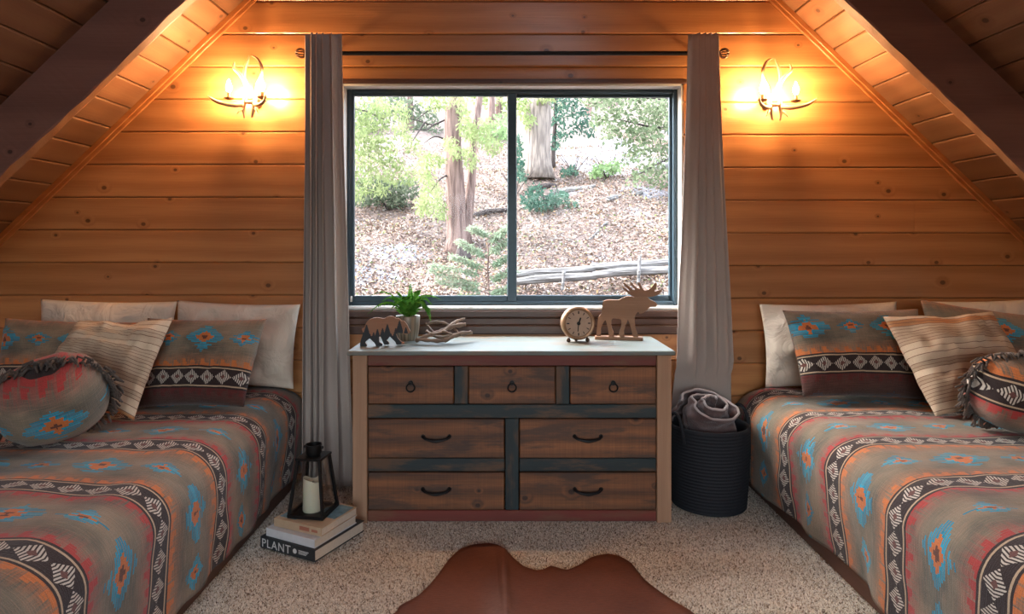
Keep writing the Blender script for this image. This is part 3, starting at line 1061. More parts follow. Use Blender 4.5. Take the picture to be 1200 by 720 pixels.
for a, b in ((532.2, 548.4), (651.6, 667.6)):
    dbox('divider', (dx(a), fy+.003, dz(474.7)), (dx(b), fy+.03, dz(429.8)), M['d_teal_v'], dr)
dbox('divider', (dx(592), fy+.001, dz(599.2)), (dx(608), fy+.03, dz(491.3)), M['d_teal_v'], dr)
def drawer(a, b, t, bt, kind):
    o = dbox('drawer', (dx(a), DY+.006, dz(bt)), (dx(b), DY+.40, dz(t)), M['d_drawer'], dr, .004)
    hy = -.197
    if kind == 'ring':
        p = MB()
        p.tube([(0, hy+.002, .012), (0, hy-.007, .012)], [.011, .011], 14)
        p.tube([(0, hy-.006, .012), (0, hy-.014, .012)], [.006, .005], 10)
        pts = [(.0185*math.sin(t_), hy-.012, -.006-.0185+.0185*math.cos(t_)+.016) for t_ in [2*math.pi*i/24 for i in range(24)]]
        P = []
        for i, q in enumerate(pts):
            t_ = 2*math.pi*i/24
            P.append([(q[0]+.0035*math.cos(s_)*math.sin(t_), q[1]+.0035*math.sin(s_), q[2]+.0035*math.cos(s_)*math.cos(t_)) for s_ in [2*math.pi*k/8 for k in range(8)]])
        p.grid(P, closed_u=True, closed_v=True)
        p.build('ring_pull', M['iron'], o, smooth='auto')
    else:
        p = MB()
        path = [(-.060, hy+.001, .010), (-.058, hy-.010, .010), (-.042, hy-.020, .002), (0, hy-.024, -.004), (.042, hy-.020, .002), (.058, hy-.010, .010), (.060, hy+.001, .010)]
        sp = smooth_path(path, 4)
        p.tube(sp, lerp_list([.008, .0075, .006, .0085, .006, .0075, .008], len(sp)), 8)
        for sx in (-1, 1): p.tube([(sx*.060, hy+.002, .010), (sx*.060, hy-.004, .010)], [.0105, .0095], 12)
        p.build('bar_pull', M['iron'], o, smooth='auto')
    return o
for a, b in ((431, 531.4), (549.2, 650.8), (668.4, 769.2)): drawer(a, b, 430.4, 474.2, 'ring')
for t, bt in ((492, 537.8), (555, 598.8)):
    for a, b in ((431, 591), (609, 769.2)): drawer(a, b, t, bt, 'bar')

# ------------------------------------------------------------------ things on the dresser
M['ply'] = wood('cut_birch_wood', (.36, .18, .095), (.26, .12, .058), rough=.6, knots=False, tint=.05)
def bear_mat():
    g = G('bear_wood_with_tree_print')
    x, y, z = g.xyz(g.coord())
    n_ = g.noise(g.vec(x*14.0, y*90.0, z*120.0), 1.0, 3)
    c = g.mix(n_, (.36, .16, .075), (.24, .095, .045))
    trees = [(240, 260, 52), (300, 430, 30), (370, 405, 34), (440, 345, 50), (535, 330, 46), (625, 255, 84), (850, 190, 62), (780, 330, 50), (968, 320, 46), (690, 430, 40), (180, 400, 40)]
    ink = None
    for tx, ty, hw in trees:
        X = (tx - 540)/16/247.0; Z = (665 - ty)/16/247.0; hwm = hw/16/247.0
        dzt = (z*-1.0 + Z)                          # below the tip
        lim = (dzt*.30 + (dzt/.0068).fract()*.0032).min(hwm)
        tr = ((x - X).abs() < lim) * (dzt > 0.0)
        if tx in (850, 968): tr = tr * (z > (665-440)/16/247.0)
        ink = tr if ink is None else ink.max(tr)
    low = (z < (g.noise(g.vec(x*260.0, 0.0), 1.0, 2)*.012 + (665-480)/16/247.0 - .006)) * (x < .088)
    face = g.step(g.m('ABSOLUTE', g.xyz(S(g, g.n('ShaderNodeNewGeometry').outputs['Normal']))[1]), .6, .7)
    c = g.mix(ink.max(low) * face, c, (.010, .010, .012))
    return g.bsdf(c, .6)
M['bear'] = bear_mat()
bp = [(150,345),(190,320),(215,260),(250,205),(300,165),(370,135),(450,130),(520,145),(570,150),(620,120),(680,105),(740,120),(790,150),(845,155),(880,195),(930,200),(970,240),(1000,290),(1020,340),(1050,390),(1045,425),(1010,440),(960,455),(900,430),(850,425),(800,420),(790,450),(810,510),(850,560),(880,590),(930,610),(930,640),(800,645),(770,590),(700,520),(670,490),(630,540),(610,560),(650,600),(650,640),(570,640),(540,590),(520,540),(500,490),(470,490),(470,560),(480,600),(525,620),(525,655),(420,655),(380,600),(330,550),(300,520),(260,545),(215,590),(240,640),(240,665),(130,665),(120,630),(130,560),(155,490),(170,430),(165,380)]
def sm_outline(pts, n=3):
    P = [Vector((p[0], p[1], 0)) for p in pts]; out = []
    m = len(P)
    for i in range(m):
        p0, p1, p2, p3 = P[i-1], P[i], P[(i+1) % m], P[(i+2) % m]
        for k in range(n):
            t = k/n
            q = 0.5*((2*p1)+(p2-p0)*t+(2*p0-5*p1+4*p2-p3)*t*t+(3*p1-p0-3*p2+p3)*t**3)
            q = q*.6 + (p1*(1-t)+p2*t)*.4
            out.append((q.x, q.y))
    return out
bo = [((x-540)/16/247.0, max(0.0, (662-y)/16/247.0)) for x, y in sm_outline(bp)]
bo = [(x, 0.0 if z < .0035 else z) for x, z in bo]
bear = MB().prism(bo, -.008, .008).build('bear_figurine', M['bear'])
bear.location = (at_x(448.8, 3.04), 3.04, TOPZ+.0005); bear.rotation_euler = (0, 0, math.radians(6))
tag(bear, 'flat wooden bear cutout with black pine tree print', 'figurine')

# moose
mp = [(170,260),(230,243),(320,245),(370,220),(420,203),(500,212),(600,205),(640,235),(690,260),(712,290),(690,310),(640,312),(610,345),(570,375),(535,385),(520,365),(495,395),(485,430),(490,500),(500,560),(520,615),(520,660),(480,660),(465,610),(450,540),(420,450),(410,470),(380,560),(380,590),(385,660),(345,660),(330,600),(350,530),(350,450),(270,440),(250,470),(255,540),(275,590),(280,660),(235,660),(220,560),(195,460),(165,500),(145,560),(145,660),(100,660),(105,560),(115,470),(120,430),(150,390),(160,330)]
ap = [(500,216),(440,190),(390,150),(358,105),(365,95),(410,135),(440,150),(400,110),(370,70),(385,62),(440,110),(470,135),(490,130),(460,100),(435,65),(450,55),(490,100),(525,125),(540,120),(520,85),(515,60),(535,60),(555,100),(580,140),(620,135),(660,100),(685,60),(705,65),(700,110),(680,150),(720,140),(750,130),(755,145),(720,185),(660,205),(600,212),(560,218)]
msc = 9*231.0
def mo(p): return ((p[0]-330)/msc*1.03, .0175 + (628-p[1])/msc)
def mo_feet(p):
    x, z = mo(p)
    return (x, max(z, .016))
moose = thing('moose_figurine', 'wooden moose cutout with broad antlers on a flat base', 'figurine', (at_x(725.5, 3.235), 3.235, TOPZ), math.radians(-11))
MB().prism([mo_feet(p) for p in sm_outline(mp)], -.010, .010).build('body', M['ply'], moose)
MB().prism([mo(p) for p in sm_outline(ap)], -.006, .006).build('antlers', M['ply'], moose)
MB().box((-.121, -.024, 0), (.118, .024, .0165), .002).build('base', M['ply'], moose)

# clock
M['brass'] = plain('aged_copper', (.30, .17, .095), .42, .65, vary=.35)
def dial_mat():
    g = G('aged_clock_dial')
    x, y, z = g.xyz(g.coord())
    n_ = g.noise(g.coord(), 30.0, 3)
    c = g.mix(n_, (.50, .34, .24), (.36, .21, .14))
    return g.bsdf(c, .5)
M['dial'] = dial_mat()
ck = thing('table_clock', 'small round copper table clock on ball feet', 'clock', (at_x(676.5, 3.17), 3.17, TOPZ), math.radians(8))
cr = .0835; cz_ = cr + .010
toY = Matrix.Translation((0, 0, cz_)) @ Matrix.Rotation(math.radians(90), 4, 'X')       # local z -> -y (towards the room)
MB().lathe([(.060, -.034), (cr-.008, -.032), (cr-.002, -.020), (cr, .0), (cr-.001, .018), (cr-.004, .022)], 48, mat=toY).build('case', M['brass'], ck, smooth='auto')
bz = MB().lathe([(cr-.004, .022), (cr-.002, .028), (cr-.008, .034), (cr-.017, .032), (cr-.019, .026), (cr-.016, .0225)], 48, closed=True, mat=toY).build('bezel', M['brass'], ck, smooth='auto')
dial = MB().lathe([(.001, .0215), (cr-.0165, .0215), (cr-.0165, .0255), (.001, .0255)], 48, mat=toY).build('dial', M['dial'], ck)
for h in range(12):
    a = math.radians(30*h)
    r0 = cr*.56; r1 = cr*.72
    wds = .0036 if h % 3 else .0055
    Mx = toY @ Matrix.Rotation(-a, 4, 'Z') @ Matrix.Translation((0, (r0+r1)/2, .0262))
    MB().box((-wds/2, -(r1-r0)/2, -.0006), (wds/2, (r1-r0)/2, .0006), mat=Mx).build('hour_mark', M['iron'], dial)
for nm, a, ln, wd in (('hour_hand', 20, .030, .007), ('minute_hand', 186, .040, .004)):
    Mx = toY @ Matrix.Rotation(-math.radians(a), 4, 'Z')
    MB().box((-wd/2, -.008, .0272), (wd/2, ln, .0284), mat=Mx).build(nm, M['iron'], ck)
MB().lathe([(.009, .0265), (.009, .0285), (.004, .0295)], 16, mat=toY).build('hub', M['iron'], ck)
for sx in (-1, 1):
    MB().lathe([(.002, 0), (.008, .002), (.011, .009), (.008, .017), (.004, .022)], 14, c=(sx*.048, -.014, 0)).build('foot', M['bronze'], ck, smooth=True)
MB().lathe([(.002, 0), (.008, .002), (.010, .009), (.006, .018)], 14, c=(0, .022, 0)).build('foot', M['bronze'], ck, smooth=True)

# potted fern
def pot_mat():
    g = G('striped_ceramic_pot')
    x, y, z = g.xyz(g.coord())
    a = g.m('ARCTAN2', y, x)
    n_ = g.noise(g.vec(a*5.5, z*3.0, 2.0), 1.0, 2)
    c = g.mix(g.step(n_, .40, .62), (.13, .095, .055), (.36, .32, .25))
    c = g.mix(g.step(n_, .52, .56)*.6, c, (.28, .14, .06))
    return g.bsdf(c, .45, coat=.2)
M['pot'] = pot_mat()
M['soil'] = plain('potting_soil', (.04, .028, .02), .95, bump=.004)
def leaf_mat(name, c1, c2, sc=25.0):
    g = G(name)
    n_ = g.noise(g.coord(), sc, 2)
    c = g.mix(g.step(n_, .3, .7), c1, c2)
    d = g.n('ShaderNodeBsdfDiffuse'); t = g.n('ShaderNodeBsdfTranslucent'); mx = g.n('ShaderNodeMixShader')
    g.nt.links.new(c.s, d.inputs[0]); g.nt.links.new(c.s, t.inputs[0])
    mx.inputs[0].default_value = .35
    g.nt.links.new(d.outputs[0], mx.inputs[1]); g.nt.links.new(t.outputs[0], mx.inputs[2])
    g.nt.links.new(mx.outputs[0], g.out.inputs[0])
    return g.mat
M['fern'] = leaf_mat('fern_green', (.035, .13, .015), (.11, .26, .035))
pf = thing('potted_fern', 'small green fern in a striped ceramic pot', 'plant', (at_x(478, 3.235), 3.235, TOPZ))
MB().lathe([(.012, .0), (.046, .0), (.050, .006), (.058, .060), (.062, .118), (.0605, .1215), (.056, .119), (.054, .100), (.012, .098)], 40).build('pot', M['pot'], pf, smooth='auto')
MB().lathe([(.004, .095), (.0535, .095), (.0535, .101), (.03, .106), (.004, .108)], 24).build('soil', M['soil'], pf, smooth=True)
def frond(pts, wl, seed, pairs=20):
    rr = random.Random(seed)
    sp = smooth_path(pts, 8)
    n = len(sp)
    mb = MB().tube(sp, lerp_list([.0018, .0014, .0006], n), 5)
    for i in range(pairs):
        t = .12 + .88*i/pairs
        k = min(int(t*(n-1)), n-2)
        p = sp[k].lerp(sp[k+1], t*(n-1)-k)
        T = (sp[k+1]-sp[k]).normalized()
        side = T.cross(Vector((0, 0, 1)))
        side = side.normalized() if side.length > .15 else Vector((0, 1, 0)).cross(T).normalized()
        upv = side.cross(T)
        ln = 1.25*wl*math.sin(math.pi*min(1, .12+t*.92))**.6*(1.05-t*.4)
        for sg in (-1, 1):
            d = (side*sg*.9 + T*.45 + upv*rr.uniform(-.25, .1)).normalized()
            w = T*(ln*.22+.002)
            a = p; tip = p + d*ln - Vector((0, 0, ln*.18))
            m = p + d*ln*.45
            mb.add([a - w*.4, m - w, tip, m + w, a + w*.4], [(0, 1, 3, 4), (1, 2, 3)])
    return mb
def fp(px, py, dy):            # photograph pixel -> local point of the fern, dy = offset towards the room
    q = W(px, py, 3.235-dy); l = pf.location
    return (q.x-l.x, q.y-l.y, q.z-l.z)
FR = [
 ([(476, 372, 0), (466, 352, .02), (450, 342, .03), (430, 348, .03)], .030),
 ([(474, 372, .01), (462, 356, .05), (446, 356, .09), (430, 369, .10)], .034),
 ([(479, 372, 0), (481, 356, 0), (481, 345, .0), (481, 331, .01)], .022),
 ([(481, 372, 0), (487, 354, .03), (497, 349, .06), (507, 358, .08)], .032),
 ([(482, 372, .01), (492, 358, .05), (501, 362, .08), (505, 378, .09)], .028),
 ([(480, 372, 0), (489, 350, -.02), (503, 346, -.03), (518, 352, -.03)], .030),
 ([(477, 372, .02), (472, 357, .07), (466, 353, .11), (458, 363, .13)], .030),
 ([(480, 372, .02), (482, 357, .08), (485, 355, .12), (487, 367, .14)], .030),
 ([(477, 372, 0), (473, 352, .01), (468, 344, .02), (464, 342, .03)], .026),
 ([(481, 372, 0), (486, 351, .01), (489, 342, .02), (493, 340, .03)], .026),
 ([(478, 372, .02), (476, 353, .05), (476, 348, .08), (475, 352, .11)], .030),
 ([(480, 372, .02), (487, 356, .05), (494, 353, .08), (499, 360, .10)], .030),
 ([(477, 372, -.01), (470, 354, -.03), (458, 348, -.05), (446, 354, -.06)], .030),
]
for i, (pts, wl) in enumerate(FR):
    pp = [fp(*q) for q in pts]
    pp[0] = (pp[0][0]*.4, pp[0][1]*.3, .103)
    frond(pp, wl, i).build('frond', M['fern'], pf, recalc=False)

# driftwood knot
M['drift'] = wood('weathered_driftwood', (.29, .20, .14), (.12, .075, .055), rough=.8, knots=False, tint=.2)
dw = thing('driftwood_bundle', 'tangled bundle of weathered driftwood sticks between fern and clock', 'driftwood', (at_x(518, 3.13), 3.13, TOPZ))
def dwp(px, py, y):
    q = W(px, py, y); l = dw.location
    return (q.x-l.x, q.y-l.y, max(q.z-l.z, .008))
DW = [
 ([(487, 400, 3.10), (500, 394, 3.10), (515, 389, 3.12), (530, 383, 3.14), (546, 380, 3.16)], [.010, .013, .012, .014, .010]),
 ([(488, 399, 3.08), (505, 400, 3.06), (522, 400, 3.07), (535, 393, 3.10), (552, 390, 3.14)], [.008, .011, .012, .012, .007]),
 ([(500, 390, 3.22), (512, 397, 3.16), (525, 397, 3.12), (540, 394, 3.16), (553, 392, 3.20)], [.008, .010, .012, .012, .009]),
 ([(500, 383, 3.18), (510, 380, 3.17), (522, 382, 3.16), (533, 389, 3.14), (540, 396, 3.10)], [.006, .007, .008, .008, .005]),
 ([(499, 382, 3.19), (503, 388, 3.18), (508, 393, 3.14), (520, 393, 3.09), (530, 396, 3.07)], [.006, .007, .009, .010, .006]),
 ([(505, 397, 3.04), (520, 393, 3.10), (528, 386, 3.14), (536, 381, 3.18), (545, 378, 3.20)], [.006, .008, .009, .009, .006]),
]
for i, (pts, rad) in enumerate(DW):
    sp = smooth_path([dwp(*p) for p in pts], 5)
    rr_ = lerp_list(rad, len(sp))
    rr_ = [r*.8*(1+.25*math.sin(k*1.9+i)) for k, r in enumerate(rr_)]
    sp = [Vector((p.x, p.y, max(p.z + .004*i, r+.0005))) for p, r in zip(sp, rr_)]
    MB().tube(sp, rr_, 8).build('stick', M['drift'], dw, smooth=True)
# ------------------------------------------------------------------ curtains and rod
RY = 3.30
RZ = CZ + (VY-62.5)*RY/F
rod = thing('curtain_rod', 'thin black curtain rod with openwork ball finials above the window', 'curtain rod', (0.04, RY, RZ))
xl, xr_ = at_x(359, RY)-.04, at_x(842, RY)-.04
MB().tube([(xl, 0, 0), (xr_, 0, 0)], .011, 14).build('rod', M['iron'], rod, smooth='auto')
for sx, x in ((-1, xl), (1, xr_)):
    mb = MB()
    cxf = x + sx*.030
    for k in range(5):
        a = math.pi*k/5
        P = []
        for i in range(20):
            t = 2*math.pi*i/20
            c = Vector((cxf + .024*math.cos(t), .024*math.sin(t)*math.cos(a), .024*math.sin(t)*math.sin(a)))
            rdir = (c - Vector((cxf, 0, 0))).normalized()
            bdir = Vector((0, -math.sin(a), math.cos(a)))
            P.append([tuple(c + (rdir*math.cos(s_) + bdir*math.sin(s_))*.0035) for s_ in [2*math.pi*q/6 for q in range(6)]])
        mb.grid(P, closed_u=True, closed_v=True)
    mb.build('finial', M['bronze'], rod, smooth=True)
    bx = x - sx*.004
    mb = MB().tube([(bx, .0, -.015), (bx, .06, -.02), (bx, WY-RY-.004, -.02)], .006, 8).box((bx-.012, WY-RY-.006, -.055), (bx+.012, WY-RY-.0005, .015), .002)
    mb.build('bracket', M['iron'], rod, smooth='auto')

def curtain(label, xt0, xt1, xb0, xb1, seed, sign):
    n, m = 96, 60
    zt, zb = RZ + .088, .018
    P = []; UV = []
    rr = random.Random(seed)
    ph = [rr.uniform(-.25, .25) for _ in range(8)]
    for j in range(m+1):
        t = j/m
        z = zt + (zb-zt)*t
        row = []
        fl = t**.8
        a0 = xt0 + (xb0-xt0)*t**1.25; a1 = xt1 + (xb1-xt1)*t**1.25
        for i in range(n+1):
            u = i/n
            ue = u if sign > 0 else 1-u                # ue = 0 at the window side: one broad fold, then tight pleats
            uw = ue**1.45 + .04*math.sin(u*6.28*1.5 + seed)*(0.4+.6*t)
            amp = .020 + .022*t
            pleat = math.sin(2*math.pi*4.5*uw + seed) + .35*math.sin(2*math.pi*9*uw + 1.3*seed + 2*t)
            y = RY - .038 + .022*t + amp*pleat*.8 + fold_noise(u*5, z*1.3, seed)*.020*t
            x = a0 + (a1-a0)*u + .010*math.cos(2*math.pi*4.5*uw + seed) + fold_noise(u*3, z*2, seed+3)*.008*t
            zz = z + (.006*math.sin(2*math.pi*4.5*uw+seed+1) if j == 0 else 0)
            y = min(y, WY-.035)
            if sign > 0: y = max(y, RY + .032*min(1, max(0, (.62-z)/.15)) - .2*max(0, min(1, (z-.62)*8)) )
            row.append((x, y, zz))
        P.append(row)
    mb = MB().grid(P)
    o = mb.build('curtain', M['curtain'], smooth=True, recalc=False)
    sm = o.modifiers.new('thickness', 'SOLIDIFY'); sm.thickness = .004; sm.offset = 0
    tag(o, label, 'curtain', None)
curtain('taupe linen curtain hanging beside the lantern', at_x(362, RY), at_x(400, RY), at_x(357, RY), at_x(412, RY), 1.0, -1)
curtain('taupe linen curtain hanging behind the black basket', at_x(806, RY), at_x(838, RY), at_x(787, RY), at_x(866, RY), 2.2, 1)

# ------------------------------------------------------------------ antler sconces
M['antler'] = plain('antler_bone', (.50, .34, .20), .5, vary=.35, scale=30, coat=.2)
M['sconce_plate'] = plain('sconce_bronze', (.11, .055, .03), .5, .4, vary=.4)
M['candle_sleeve'] = plain('candle_sleeve', (.42, .22, .10), .5)
g = G('lit_bulb')
g.bsdf((1, .9, .7), .4, emit=(1.0, .60, .28), emit_s=BULB)
M['bulb'] = g.mat
SC = 6*224.6
def sconce(px, py, mir, label):
    root = thing('antler_sconce', label, 'wall lamp', (at_x(px, WY), WY, CZ - (py-VY)*WY/F))
    def q(x, z, y): return (mir*(x-325)/SC, -y, (440-z)/SC)
    MB().prism([(mir*a, b) for a, b in [(-.016, -.055), (.016, -.055), (.020, -.03), (.020, .03), (.012, .062), (-.012, .062), (-.020, .03), (-.020, -.03)]], -.022, -.001).build('backplate', M['sconce_plate'], root)
    MB().tube([(0, -.02, -.03), (0, -.06, -.045), (0, -.10, -.055)], [.012, .011, .013], 10).build('arm', M['sconce_plate'], root, smooth=True)
    A = [
     ([(275,622,.10),(268,570,.10),(272,520,.10),(292,450,.10),(286,375,.11),(252,320,.12),(216,282,.13),(222,240,.13)], [.004,.009,.012,.013,.012,.010,.008,.003]),
     ([(272,530,.11),(215,542,.13),(130,530,.15),(85,508,.155),(48,482,.15)], [.010,.012,.010,.007,.002]),
     ([(284,385,.11),(272,330,.10),(276,260,.09),(290,215,.085),(298,178,.08)], [.009,.009,.008,.006,.002]),
     ([(328,618,.10),(336,570,.10),(346,520,.10),(352,450,.10),(364,385,.10),(388,330,.10),(396,280,.10),(376,225,.095),(350,195,.09),(318,180,.085)], [.004,.009,.012,.013,.013,.011,.010,.008,.006,.002]),
     ([(350,525,.11),(385,542,.14),(425,540,.16),(450,520,.17),(455,482,.165)], [.010,.011,.010,.008,.003]),
     ([(268,560,.10),(248,575,.115),(232,605,.125)], [.007,.007,.002]),
     ([(348,545,.10),(366,570,.115),(384,598,.125)], [.007,.007,.002]),
     ([(280,505,.10),(310,515,.105),(345,505,.10)], [.010,.011,.010]),
    ]
    for pts, rad in A:
        sp = smooth_path([q(*p) for p in pts], 5)
        MB().tube(sp, lerp_list(rad, len(sp)), 9).build('antler', M['antler'], root, smooth=True)
    for x, z, y in ((180, 498, .125), (410, 492, .125)):
        c = q(x, z, y)
        MB().lathe([(.004, -.006), (.012, -.004), (.024, .003), (.026, .006), (.022, .0065), (.010, .003)], 20, c=c).build('drip_cup', M['sconce_plate'], root, smooth='auto')
        sl = MB().lathe([(.0095, 0), (.0095, .034), (.007, .035)], 16, c=(c[0], c[1], c[2]+.002)).build('candle_sleeve', M['candle_sleeve'], root, smooth='auto')
        MB().lathe([(.006, .0), (.011, .008), (.0145, .020), (.013, .034), (.007, .050), (.0015, .064)], 16, c=(c[0], c[1], c[2]+.037)).build('bulb', M['bulb'], root, smooth=True)
    return root
sconce(303.5, 113, 1, 'antler wall sconce with two lit candle bulbs above the bed by the lantern')
sconce(896.5, 116, -1, 'antler wall sconce with two lit candle bulbs above the bed by the basket')

# ------------------------------------------------------------------ basket and throw
bx, by = .998, 3.110
M['basket'] = plain('black_rope_coil', (.007, .008, .012), .8, vary=.4, scale=200, bump=.001)
bk_ = thing('basket', 'tall black coiled rope basket between dresser and bed', 'basket', (bx, by, 0))
prof = [(.01, .012)]
nco = 25
for i in range(nco):
    z = .012 + .385*i/nco
    r = .172 + .016*math.sin(min(1, i/nco*1.2)*math.pi*.5)
    for k in range(4):
        a = math.pi*(k+.5)/4
        prof.append((r + .0055*math.sin(a), z + .0154*(k+.5)/4))
rt = .190
prof += [(rt, .400), (rt-.006, .403), (rt-.012, .398), (rt-.014, .38), (.165, .05), (.01, .045)]
MB().lathe(prof, 48).build('body', M['basket'], bk_, smooth=True)
for ang in (205, 25):
    a = math.radians(ang)
    c = Vector((math.cos(a), math.sin(a), 0)); t = Vector((-math.sin(a), math.cos(a), 0))
    pts = [c*.196 + t*.055 + Vector((0, 0, .34)), c*.206 + t*.052 + Vector((0, 0, .40)), c*.204 + t*.03 + Vector((0, 0, .452)), c*.202 + Vector((0, 0, .468)), c*.204 - t*.03 + Vector((0, 0, .452)), c*.206 - t*.052 + Vector((0, 0, .40)), c*.196 - t*.055 + Vector((0, 0, .34))]
    MB().tube(smooth_path(pts, 5), .008, 8).build('handle', M['basket'], bk_, smooth=True)
def throw_mat():
    g = G('mauve_brown_throw')
    u, v, _ = g.xyz(g.coord('UV'))
    n_ = g.noise(g.vec(u*9.0, v*9.0), 1.0, 3)
    c = g.mix(g.step(n_, .35, .65), (.085, .050, .050), (.17, .105, .095))
    c = g.mix((v > .325), c, (.40, .33, .31))
    f = g.noise(g.vec(u*300.0, v*300.0), 1.0, 1)
    c = g.mul(c, f*.4+.8)
    return g.bsdf(c, .95, bump=f, bump_d=.002, sheen=.3, spec=.1)
M['throw'] = throw_mat()
P = []; UV = []
nt, ns = 130, 26
for i in range(nt+1):
    t = i/nt
    th = t*2*math.pi*2.35 + .6
    r = .030 + .100*t
    row = []
    for j in range(ns+1):
        s_ = j/ns
        crump = fold_noise(th*.8, s_*2.2, 4.0)*.030*(.3+t) + fold_noise(th*2.3, s_*5, 6.0)*.014
        rr = r + crump + .012*math.sin(s_*math.pi)
        x = rr*math.cos(th)*1.15; y = rr*math.sin(th)*.92
        z = -.17 + .17*s_ + fold_noise(th*.7, 2.0, 1.0)*.022*s_ + (.012*(1-t))*s_ - .03*s_*t
        row.append((x, y, z)); UV.append((t*1.3, s_*.34))
    P.append(row)
mb = MB().grid(P); mb.uv = UV
tw = mb.build('throw_blanket', M['throw'], smooth=True, recalc=False)
tw.location = (bx+.005, by-.050, .515); tw.rotation_euler = (math.radians(28), math.radians(6), .2)
sm = tw.modifiers.new('thickness', 'SOLIDIFY'); sm.thickness = .009; sm.offset = 0
tag(tw, 'rolled mauve brown throw blanket tucked into the black basket', 'blanket')

# ------------------------------------------------------------------ books, lantern, candle
M['paper'] = plain('page_block', (.55, .46, .36), .9, vary=.15, scale=90)
M['cover_black'] = plain('black_book_cover', (.022, .024, .026), .5)
M['cover_white'] = plain('pale_book_cover', (.58, .56, .55), .5)
M['cover_tan'] = plain('kraft_book_cover', (.46, .32, .20), .55)
M['ink_white'] = plain('cover_lettering', (.62, .60, .56), .6)
M['ink_red'] = plain('spine_print', (.36, .12, .07), .6)
M['art'] = plain('cover_artwork', (.12, .20, .22), .6, vary=.9, scale=45)
fl_c = onz(305, 641, .012); fr_c = onz(369, 659, .012)
yaw = math.atan2(fr_c.y-fl_c.y, fr_c.x-fl_c.x)
def book(cx_, cy_, z, w, d, t, yaw, cover, label, text=None):
    """spine along local x at local y = -d/2"""
    root = thing('book', label, 'book', (cx_, cy_, z), yaw)
    c = .003
    cv = MB().box((-w/2, -d/2, 0), (w/2, d/2, c), .0012).box((-w/2, -d/2, t-c), (w/2, d/2, t), .0012).box((-w/2, -d/2, c*.5), (w/2, -d/2+c, t-c*.5), .001)
    cv = cv.build('cover', cover, root)
    MB().box((-w/2+.004, -d/2+c, c), (w/2-.004, d/2-.005, t-c)).build('page_block', M['paper'], root)
    return root
ex = Vector((math.cos(yaw), math.sin(yaw))); ey = Vector((-math.sin(yaw), math.cos(yaw)))
def ctr(o0, w, d): 
    p = Vector((o0.x, o0.y)) + ex*w/2 + ey*d/2
    return p
w1, d1, t1 = (fr_c-fl_c).length, .31, .046
z1 = .010
c1 = ctr(fl_c, w1, d1)
b1 = book(c1.x, c1.y, z1, w1, d1, t1, yaw, M['cover_black'], 'thick black book with white lettering, lowest of the stack')
f = bpy.data.curves.new('lettering', 'FONT'); f.body = 'PLANT'; f.size = .046; f.extrude = .0004; f.space_character = 1.12
tmp = bpy.data.objects.new('tmp', f); COL.objects.link(tmp)
bpy.context.view_layer.update()
tme = bpy.data.meshes.new_from_object(tmp.evaluated_get(bpy.context.evaluated_depsgraph_get()))
COL.objects.unlink(tmp); bpy.data.objects.remove(tmp)
xs_ = [v.co.x for v in tme.vertices]; ys_ = [v.co.y for v in tme.vertices]
tme.materials.clear(); tme.materials.append(M['ink_white'])
le = new_obj('lettering', tme, b1)
k = .155/(max(xs_)-min(xs_))
le.scale = (k, k, 1)
le.location = (-w1/2+.012 - min(xs_)*k, -d1/2-.0008, t1/2 - (max(ys_)+min(ys_))/2*k)
le.rotation_euler = (math.radians(90), 0, 0)
tag(le, 'white capitals PLANT on the spine')
mb = MB()
for i in range(3): mb.box((w1*.5-.085, -d1/2-.0008, t1*.36+i*.006), (w1*.5-.045+i*.006, -d1/2+.0005, t1*.36+.003+i*.006))
mb.lathe([(.002, -.0005), (.010, -.0005), (.010, .0008), (.002, .0008)], 16, mat=Matrix.Translation((w1*.5-.105, -d1/2, t1/2)) @ Matrix.Rotation(math.radians(90), 4, 'X'))
mb.build('spine_print', M['ink_white'], b1)
z2 = z1 + t1 + .0005
yw2 = yaw
w2, d2, t2 = .262, .262, .034
o2 = Vector((fl_c.x, fl_c.y)) + ex*.020 + ey*.012
c2 = Vector((o2.x, o2.y)) + ex*w2/2 + ey*d2/2
b2 = book(c2.x, c2.y, z2, w2, d2, t2, yaw, M['cover_white'], 'white covered book in the middle of the stack')
z3 = z2 + t2 + .0005
w3, d3, t3 = .250, .235, .034
o3 = Vector((fl_c.x, fl_c.y)) + ex*.035 + ey*.040
c3 = o3 + ex*w3/2 + ey*d3/2
b3 = book(c3.x, c3.y, z3, w3, d3, t3, yaw+.03, M['cover_tan'], 'tan covered book on top of the stack under the lantern')
mb = MB().box((w3*.05, -d3/2-.0008, t3*.3), (w3*.25, -d3/2+.0005, t3*.75)).box((w3*.30, -d3/2-.0008, t3*.35), (w3*.42, -d3/2+.0005, t3*.65))
mb.build('spine_print', M['ink_red'], b3)
MB().box((w3*.12, -d3*.1, t3-.0005), (w3*.46, d3*.45, t3+.0008)).box((-w3*.46, -d3*.4, t3-.0005), (-w3*.12, d3*.42, t3+.0008)).build('cover_art', M['art'], b3)

